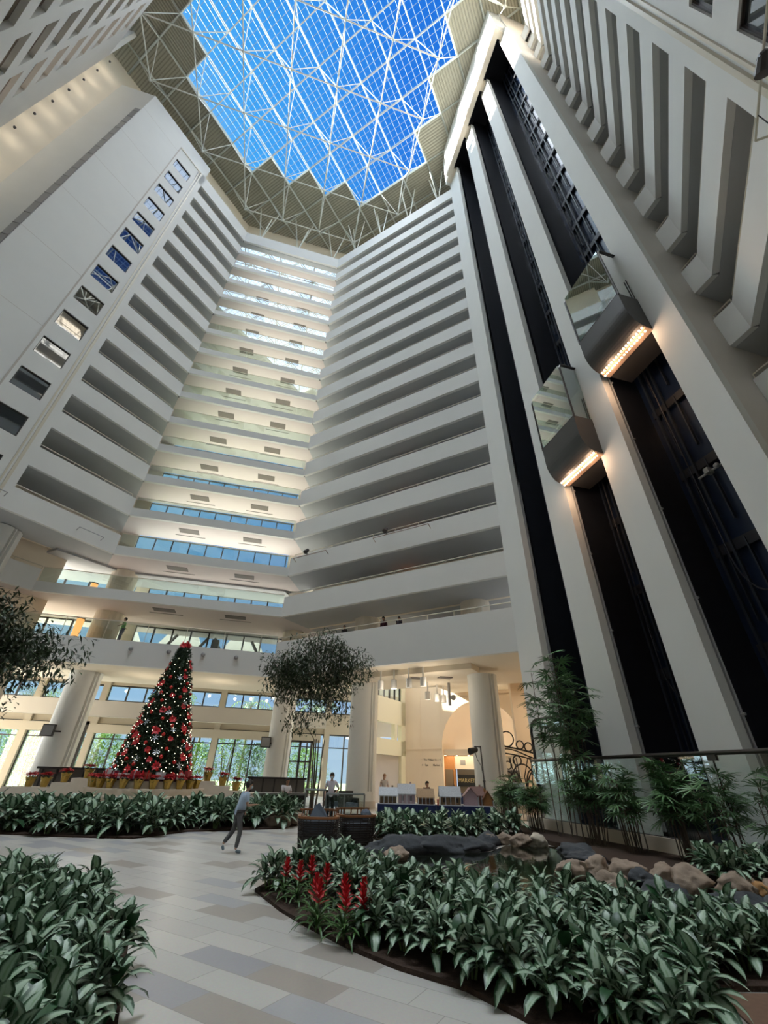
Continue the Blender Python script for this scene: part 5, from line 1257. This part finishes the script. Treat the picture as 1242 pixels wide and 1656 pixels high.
for i, (x, y) in enumerate(((6.2, 31.2), (5.4, 32.3))):
    t = empty('lounge_chair', (x, y, 0), 0.3, label='low dark lounge chair beside the cream column, %s one' % ('near', 'far')[i], cat='chair')
    MB().box(-.5, .5, -.45, .45, .3, .55).build('seat', CUSH, t); MB().box(-.5, .5, .35, .5, .55, 1.15).build('backrest', CH, t)
    for sx in (-.45, .45): MB().box(sx-.06, sx+.06, -.45, .45, .3, .8).build('armrest', CH, t)
    for sx in (-.45, .45):
        for sy in (-.4, .4): MB().box(sx-.03, sx+.03, sy-.03, sy+.03, 0, .3).build('leg', CH, t)
# tripod with stage light
t = empty('light_stand', (12.15, 24.2, 0), label='black telescopic light stand with stage lamp before the rightmost tall column', cat='light stand')
m = MB(); m.tube((0, 0, 0), (0, 0, 1.9), .05); m.tube((0, 0, 1.9), (-.05, 0, 3.55), .035); m.ball((0, 0, 1.9), .08); m.tube((-.05, 0, 3.5), (-.42, 0, 3.5), .03); m.build('pole', DARKM, t)
for k in range(3): a = 2.1*k+.5; MB().tube((0, 0, .7), (.5*math.cos(a), .5*math.sin(a), 0), .025).build('leg', DARKM, t)
m = MB(); m.tube((-.35, 0, 3.35), (-.78, -.15, 3.25), .13, .17, n=12); m.ball((-.35, 0, 3.35), .14); m.build('lamp_housing', DARKM, t)
m = MB(); m.path([(-.4, 0, 3.3), (-.3, 0, 2.9), (-.1, 0, 2.6), (0, 0, 2.0)], .015, 5); m.build('cable', BLACKM, t)
# easel board
t = empty('easel_sign', (15.6, 26.6, 0), -0.6, label='tilted pale blue easel board under the iron screen', cat='sign')
m = MB(); m.tbox(Matrix.Rotation(-0.2, 4, 'X'), -.35, .35, -.02, .02, .75, 1.9); m.build('board', M('pale_blue_board', (0.50, 0.60, 0.68), 0.5), t)
m = MB(); m.tbox(Matrix.Rotation(-0.2, 4, 'X'), -.22, -.12, -.035, -.02, .9, 1.6); m.tbox(Matrix.Rotation(-0.2, 4, 'X'), .05, .12, -.035, -.02, .9, 1.6); m.build('printed_stripes', NAVY, t)
for sx in (-.25, .25): MB().tube((sx, -.1, 0), (sx, .3, 1.7), .025).build('leg', GREY, t)
MB().tube((0, .8, 0), (0, .3, 1.6), .025).build('leg', GREY, t)
t = empty('topiary_box', (14.2, 25.4, 0), label='small green boxed hedge in a black planter right of the light stand', cat='plant')
MB().box(-.3, .3, -.3, .3, 0, .75).build('planter', DARKM, t)
m = MB(); random.seed(44)
for _ in range(500): leaf(m, (U(-.3, .3), U(-.3, .3), U(.75, 1.15)), U(0, 6.28), .12, .05, U(-.2, 1.2), .2, seg=2)
m.box(-.26, .26, -.26, .26, .7, 1.08); m.build('foliage', GRN, t)
# wrought iron screen on wooden base
fs_ = Facet((17.9, 32.6), (1, -1), (1, 1))
t = empty('iron_screen', (*fs_.p(1.6), 0), label='black wrought iron screen of arcs and rings with circles along its top', cat='screen')
m = MB(); IR = M('black_iron', (0.012, 0.010, 0.010), 0.4)
def fp(s, z, tt=0): q = fs_.p(s, tt); return (q[0]-t.location.x, q[1]-t.location.y, z)
def arc(mb, s, z, r, a0=0, a1=2*PI, n=20, w=.05, ky=1): mb.path([fp(s+r*math.cos(a0+(a1-a0)*i/n), z+ky*r*math.sin(a0+(a1-a0)*i/n)) for i in range(n+1)], w, 6)
for k in range(3): m.path([fp(s, 4.15-.10*s-.04*s*s-.22*k+(.1*math.sin(s*2) if k == 1 else 0)) for s in [0.3*q for q in range(-2, 13)]], .065 if k == 0 else .05, 6)
m.build('top_rail', IR, t); m = MB()
for s_, r in ((-.1, .25), (.62, .5), (1.55, .27), (2.15, .28), (2.65, .16), (3.0, .16)): arc(MBX := MB(), s_, 4.15-.1*s_-.04*s_*s_+r+.03, r); MBX.build('ring', IR, t)
for s_, r, ky in ((.3, .8, 1.6), (1.5, 1.0, 1.7), (2.6, .9, 1.6), (.9, .5, 2.5), (2.1, .45, 3.0), (3.2, .5, 2.6)): arc(m, s_, 1.2, r, 0, PI, ky=ky*1.05)
for s_, z, r in ((2.6, 2.6, .45), (1.2, 3.2, .3), (.5, 2.9, .25), (1.9, 1.7, .25), (.7, 1.6, .2)): arc(m, s_, z, r)
random.seed(4)
for q in range(13): s_ = -.4+.3*q; m.path([fp(s_, 1.0), fp(s_+U(-.2, .2), 2.2), fp(s_+U(-.35, .35), 3.4)], .035, 5)
m.tube(fp(-.6, 1.05), fp(3.8, 1.05), .06); m.build('scrollwork', IR, t)
m = MB(); m.prism([(fs_.p(-.8, -.15)[0]-t.location.x, fs_.p(-.8, -.15)[1]-t.location.y), (fs_.p(4, -.15)[0]-t.location.x, fs_.p(4, -.15)[1]-t.location.y), (fs_.p(4, .15)[0]-t.location.x, fs_.p(4, .15)[1]-t.location.y), (fs_.p(-.8, .15)[0]-t.location.x, fs_.p(-.8, .15)[1]-t.location.y)], .55, 1.0); m.build('wood_base', BROWNW, t)
m = MB(); m.prism([(fs_.p(-.8, -.1)[0]-t.location.x, fs_.p(-.8, -.1)[1]-t.location.y), (fs_.p(4, -.1)[0]-t.location.x, fs_.p(4, -.1)[1]-t.location.y), (fs_.p(4, .1)[0]-t.location.x, fs_.p(4, .1)[1]-t.location.y), (fs_.p(-.8, .1)[0]-t.location.x, fs_.p(-.8, .1)[1]-t.location.y)], 0, .55); m.build('plinth', CREAM, t)
# speakers on columns
for x, y, z, lb in ((-15.0, 40.6, 4.3, 'black wall speaker on the left tall column'), (0.95, 42.0, 4.2, 'black wall speaker on the column behind the ficus')):
    t = empty('wall_speaker', (x, y, z), label=lb, cat='speaker'); m = MB(); m.box(-.55, .25, -.35, -.05, -.4, .4); m.build('cabinet', DARKM, t)
    MB().box(-.5, .2, -.37, -.35, -.33, .33).build('grille', GREY, t); MB().box(.25, .7, -.2, -.1, -.1, .0).box(-.1, .1, -.05, .4, -.1, .1).build('bracket', DARKM, t)
# koi pond ornament: small white flower at pond edge
# ------------------------------------------------------------------ people
SKIN = M('light_skin', (0.50, 0.30, 0.21), 0.6); SKIND = M('tan_skin', (0.33, 0.18, 0.12), 0.6)
def skin_mesh(name, verts, edges, radii, mat, parent, sub=1):
    me = bpy.data.meshes.new(name); me.from_pydata([Vector(v) for v in verts], edges, []); o = bpy.data.objects.new(name, me); COL.objects.link(o)
    md = o.modifiers.new('s', 'SKIN'); md.use_smooth_shade = True
    for i, r in enumerate(radii):
        rr = r if isinstance(r, tuple) else (r, r); me.skin_vertices[0].data[i].radius = rr
    me.skin_vertices[0].data[0].use_root = True
    sm = o.modifiers.new('u', 'SUBSURF'); sm.levels = sub; sm.render_levels = sub
    bpy.context.view_layer.update(); dg = bpy.context.evaluated_depsgraph_get()
    nm = bpy.data.meshes.new_from_object(o.evaluated_get(dg)); bpy.data.objects.remove(o)
    nm.materials.clear(); nm.materials.append(mat)
    for p in nm.polygons: p.use_smooth = True
    r = bpy.data.objects.new(name, nm); COL.objects.link(r); r.parent = parent; return r
def hand(V, E, Rr, wi, dirv, side, s=1.0):
    # palm + four fingers + thumb, growing from wrist vertex wi along dirv
    d = Vector(dirv).normalized(); sd = Vector(side).normalized(); w = Vector(V[wi]); up = d.cross(sd)
    V.append(tuple(w+d*.05*s)); E.append((wi, len(V)-1)); Rr.append((.022*s, .032*s)); pi = len(V)-1
    for k, L in enumerate((.065, .075, .07, .055)):
        b = w+d*.085*s+sd*(.028-.019*k)*s; V.append(tuple(b)); E.append((pi, len(V)-1)); Rr.append(.0095*s)
        V.append(tuple(b+d*L*.55*s+up*.006*s)); E.append((len(V)-2, len(V)-1)); Rr.append(.0085*s)
        V.append(tuple(b+d*L*s*.95+up*.022*s)); E.append((len(V)-2, len(V)-1)); Rr.append(.0075*s)
    b = w+d*.035*s+sd*.032*s; V.append(tuple(b)); E.append((pi, len(V)-1)); Rr.append(.011*s)
    V.append(tuple(b+d*.045*s+sd*.022*s)); E.append((len(V)-2, len(V)-1)); Rr.append(.009*s)
def person(loc, rz, H, label, pose, top, bottom, skin=SKIN, hair=(0.015, 0.012, 0.01), long_hair=False, mask=False, sleeve='short', dress=False, shoes=(0.25, 0.28, 0.30)):
    # local frame: faces +X. pose gives joint positions for a 1.75 m body
    s = H/1.75; t = empty('person', loc, rz, label=label, cat='person')
    J = dict(pel=(0, 0, .95), spine=(0.01, 0, 1.12), chest=(0.02, 0, 1.32), neck=(0.02, 0, 1.47), head0=(.035, 0, 1.55), head=(.04, 0, 1.64),
             shL=(0.01, .18, 1.42), shR=(0.01, -.18, 1.42), elL=(-.02, .24, 1.14), elR=(-.02, -.24, 1.14), wrL=(.08, .25, .90), wrR=(.08, -.25, .90),
             hipL=(0, .09, .90), hipR=(0, -.09, .90), knL=(.02, .10, .50), knR=(.02, -.10, .50), anL=(0, .10, .08), anR=(0, -.10, .08), toL=(.15, .11, .035), toR=(.15, -.11, .035))
    J.update(pose); J = {k: tuple(Vector(v)*s) for k, v in J.items()}
    order = ['pel', 'spine', 'chest', 'neck', 'head0', 'shL', 'elL', 'wrL', 'shR', 'elR', 'wrR', 'hipL', 'knL', 'anL', 'hipR', 'knR', 'anR']
    rad_ = dict(pel=(.085, .115), spine=(.075, .10), chest=(.08, .125), neck=.05, head0=.052, shL=.055, elL=.038, wrL=.026, shR=.055, elR=.038, wrR=.026, hipL=.08, knL=.055, anL=.036, hipR=.08, knR=.055, anR=.036)
    V = [J[k] for k in order]; Rr = [tuple(q*s for q in rad_[k]) if isinstance(rad_[k], tuple) else rad_[k]*s for k in order]
    ix = {k: i for i, k in enumerate(order)}
    E = [(ix[a], ix[b]) for a, b in (('pel', 'spine'), ('spine', 'chest'), ('chest', 'neck'), ('neck', 'head0'), ('chest', 'shL'), ('shL', 'elL'), ('elL', 'wrL'), ('chest', 'shR'), ('shR', 'elR'), ('elR', 'wrR'), ('pel', 'hipL'), ('hipL', 'knL'), ('knL', 'anL'), ('pel', 'hipR'), ('hipR', 'knR'), ('knR', 'anR'))]
    hd = Vector(J['head']); fwd = Vector((1, 0, 0))
    # head with chin, crown and nose
    V.append(tuple(hd)); E.append((ix['head0'], len(V)-1)); Rr.append((.082*s, .078*s)); hi = len(V)-1
    V.append(tuple(hd+Vector((-.005, 0, .085))*s)); E.append((hi, len(V)-1)); Rr.append(.066*s)
    V.append(tuple(hd+Vector((.092, 0, -.005))*s)); E.append((hi, len(V)-1)); Rr.append(.014*s)
    for sd in (1, -1): V.append(tuple(hd+Vector((0, .088*sd, 0))*s)); E.append((hi, len(V)-1)); Rr.append(.018*s)
    for a, b, sd in (('wrL', 'elL', -1), ('wrR', 'elR', 1)):
        d = Vector(J[a])-Vector(J[b]); hand(V, E, Rr, ix[a], d, Vector((1, sd*.3, 0)), s)
    skin_mesh('body', V, E, Rr, skin, t, 2)
    tm = M('top_'+label[:12].replace(' ', '_'), top, 0.85, noise=0.08); bmt = M('bottom_'+label[:12].replace(' ', '_'), bottom, 0.85, noise=0.08)
    # shirt
    def mid(a, b, f): return tuple(Vector(J[a]).lerp(Vector(J[b]), f))
    pel = Vector(J['pel']); hem = tuple(pel+Vector((0, 0, -.11 if not dress else -.45))*s)
    V = [J['chest'], J['spine'], tuple(pel+Vector((0, 0, .04))*s), hem, tuple(Vector(J['neck'])+Vector((0, 0, -.03))*s), J['shL'], J['shR']]
    Rr = [(.14*s, .18*s), (.13*s, .155*s), (.135*s, .165*s), ((.14 if not dress else .20)*s, (.17 if not dress else .22)*s), (.085*s, .085*s), .085*s, .085*s]
    E = [(0, 1), (1, 2), (2, 3), (0, 4), (0, 5), (0, 6)]
    for sh, el, wr, i in (('shL', 'elL', 'wrL', 5), ('shR', 'elR', 'wrR', 6)):
        V.append(mid(sh, el, .8)); Rr.append(.062*s); E.append((i, len(V)-1))
        if sleeve == 'long': V.append(mid(el, wr, .85)); Rr.append(.042*s); E.append((len(V)-2, len(V)-1))
    skin_mesh('dress' if dress else 'shirt', V, E, Rr, tm, t, 1)
    if not dress:
        V = [J['pel'], J['hipL'], J['knL'], mid('knL', 'anL', .93), J['hipR'], J['knR'], mid('knR', 'anR', .93)]
        Rr = [(.118*s, .150*s), .098*s, .075*s, .062*s, .098*s, .075*s, .062*s]
        skin_mesh('trousers', V, [(0, 1), (1, 2), (2, 3), (0, 4), (4, 5), (5, 6)], Rr, bmt, t, 1)
    shm = M('shoes_'+label[:12].replace(' ', '_'), shoes, 0.6)
    for a, b in (('anL', 'toL'), ('anR', 'toR')):
        h_ = Vector(J[a])+(Vector(J[a])-Vector(J[b]))*.35; h_.z = min(Vector(J[a]).z, J[b][2]+.02*s) if abs(J[a][2]-J[b][2]) < .12*s else h_.z
        skin_mesh('shoe', [tuple(Vector(J[a])+Vector((0, 0, -.02*s))), tuple(Vector(J[a]).lerp(Vector(J[b]), .5)+Vector((0, 0, -.015*s))), J[b]], [(0, 1), (1, 2)], [.045*s, .042*s, .038*s], shm, t, 1)
    # hair cap
    hm = M('hair_'+label[:12].replace(' ', '_'), hair, 0.7, noise=0.3, nscale=30)
    m = MB(); m.ball((0, 0, 0), .118*s, 14, 10, 1.08); vs = []
    for v in m.v:
        x, y, z = v
        if z < -.02*s and x > -.02*s or z < .035*s and x > .045*s: x, y, z = x*.72, y*.72, z*.6
        vs.append((hd.x-.018*s+x, hd.y+y*.92, hd.z+.035*s+z))
    m.v = vs; m.build('hair', hm, t, smooth=True)
    if long_hair: skin_mesh('hair', [tuple(hd+Vector((-.06, 0, .04))*s), tuple(hd+Vector((-.10, 0, -.12))*s), tuple(hd+Vector((-.11, 0, -.32))*s)], [(0, 1), (1, 2)], [.07*s, .065*s, .045*s], hm, t, 1)
    for sd in (1, -1): MB().ball(tuple(hd+Vector((.078, .03*sd, .02))*s), .011*s, 6, 5).build('eye', DARKM, t)
    if mask:
        m = MB(); m.ball(tuple(hd+Vector((.045, 0, -.035))*s), .062*s, 10, 8, .85); m.build('face_mask', M('pale_blue_mask', (0.55, 0.66, 0.72), 0.8), t, smooth=True)
    else: MB().ball(tuple(hd+Vector((.079, 0, -.045))*s), .016*s, 8, 5, .4).build('mouth', M('lips', (0.35, 0.12, 0.10), 0.6), t)
    return t
walk = dict(pel=(-.06, 0, .93), spine=(-.02, 0, 1.10), chest=(.02, 0, 1.29), neck=(.06, 0, 1.43), head0=(.09, 0, 1.50), head=(.12, 0, 1.58), shL=(.03, .18, 1.38), shR=(.05, -.18, 1.38), elL=(-.07, .27, 1.13), wrL=(.09, .26, .96), elR=(.07, -.27, 1.11), wrR=(.28, -.20, 1.12),
            hipL=(-.06, .09, .88), hipR=(-.06, -.09, .88), knR=(.03, -.10, .48), anR=(-.02, -.09, .08), toR=(.14, -.10, .035), knL=(-.12, .10, .50), anL=(-.36, .09, .20), toL=(-.30, .10, .06))
person((-0.08, 16.15, 0), 0.25, 1.82, 'person in pale blue polo, grey trousers and face mask hurrying across the tiles', walk, (0.42, 0.53, 0.66), (0.10, 0.10, 0.105), mask=True, shoes=(0.20, 0.27, 0.33))
hips = dict(elL=(-.08, .34, 1.18), wrL=(.06, .17, 1.02), elR=(.02, -.26, 1.15), wrR=(.10, -.25, .90))
person((4.15, 25.6, 0), -1.75, 2.05, 'person in white t-shirt with crossbody strap and mask, one hand on hip', hips, (0.62, 0.57, 0.64), (0.012, 0.014, 0.02), mask=True)
person((9.55, 35.0, 0), -1.6, 2.1, 'person in a short white patterned dress beside the cream column', {}, (0.55, 0.50, 0.48), (0.5, 0.5, 0.5), long_hair=True, dress=True, hair=(0.35, 0.18, 0.08))
person((-12.2, 38.9, 10.56), -2.6, 2.15, 'person in a bright green vest on the lowest glass balcony', dict(elL=(.15, .34, 1.25), wrL=(.35, .40, 1.10), elR=(-.12, -.34, 1.2), wrR=(-.3, -.5, 1.2)), (0.12, 0.42, 0.06), (0.03, 0.05, 0.10), SKIND)
for i, (a, c, lb) in enumerate(((6.4, (0.02, 0.018, 0.02), 'person in black leaning on the lowest right balcony rail, left of three'), (10.1, (0.06, 0.012, 0.02), 'person in maroon with long dark hair on the lowest right balcony, middle of three'), (11.5, (0.03, 0.03, 0.05), 'person with bun looking over the lowest right balcony rail, right of three'))):
    p = fr_p = FR.p(a, 0.9); person((*p, 10.55), -2.4, 1.85 if i != 1 else 2.05, lb, dict(head=(.08, 0, 1.62)), c, (0.02, 0.02, 0.03), SKIND, long_hair=(i == 1), sleeve='long')
sit = dict(pel=(0, 0, .52), spine=(0, 0, .70), chest=(.01, 0, .90), neck=(.02, 0, 1.05), head0=(.04, 0, 1.13), head=(.05, 0, 1.22), shL=(.01, .18, 1.0), shR=(.01, -.18, 1.0), elL=(.10, .22, .75), elR=(.10, -.22, .75), wrL=(.30, .12, .78), wrR=(.30, -.12, .78), hipL=(.02, .09, .50), hipR=(.02, -.09, .50), knL=(.42, .11, .50), knR=(.42, -.11, .50), anL=(.42, .11, .08), anR=(.42, -.11, .08), toL=(.56, .11, .035), toR=(.56, -.11, .035))
for i, (x, y, c, lb) in enumerate(((2.3, 31.6, (0.6, 0.58, 0.6), 'person in white seated beyond the dark bench left of the ficus trunk'), (12.7, 34.6, (0.08, 0.05, 0.05), 'person with dark bun seated behind the gingerbread houses'), (-11.0, 38.3, (0.16, 0.02, 0.03), 'person in dark red seated at the bar left of the Christmas tree'))):
    person((x, y, 0.25 if i == 2 else 0.0), -1.2, 2.25, lb, sit, c, (0.03, 0.03, 0.04), SKIND)
    t = empty('stool', (x, y, 0), label='simple dark stool under the '+lb.split(' seated')[0], cat='stool'); h = .52*2.25/1.75-.15+(0.25 if i == 2 else 0)
    MB().lathe([(.24, h-.06), (.24, h)], n=14).build('seat', CH, t)
    for k in range(4): a = .8+PI/2*k; MB().tube((.15*math.cos(a), .15*math.sin(a), h-.05), (.22*math.cos(a), .22*math.sin(a), 0), .02).build('leg', CH, t)
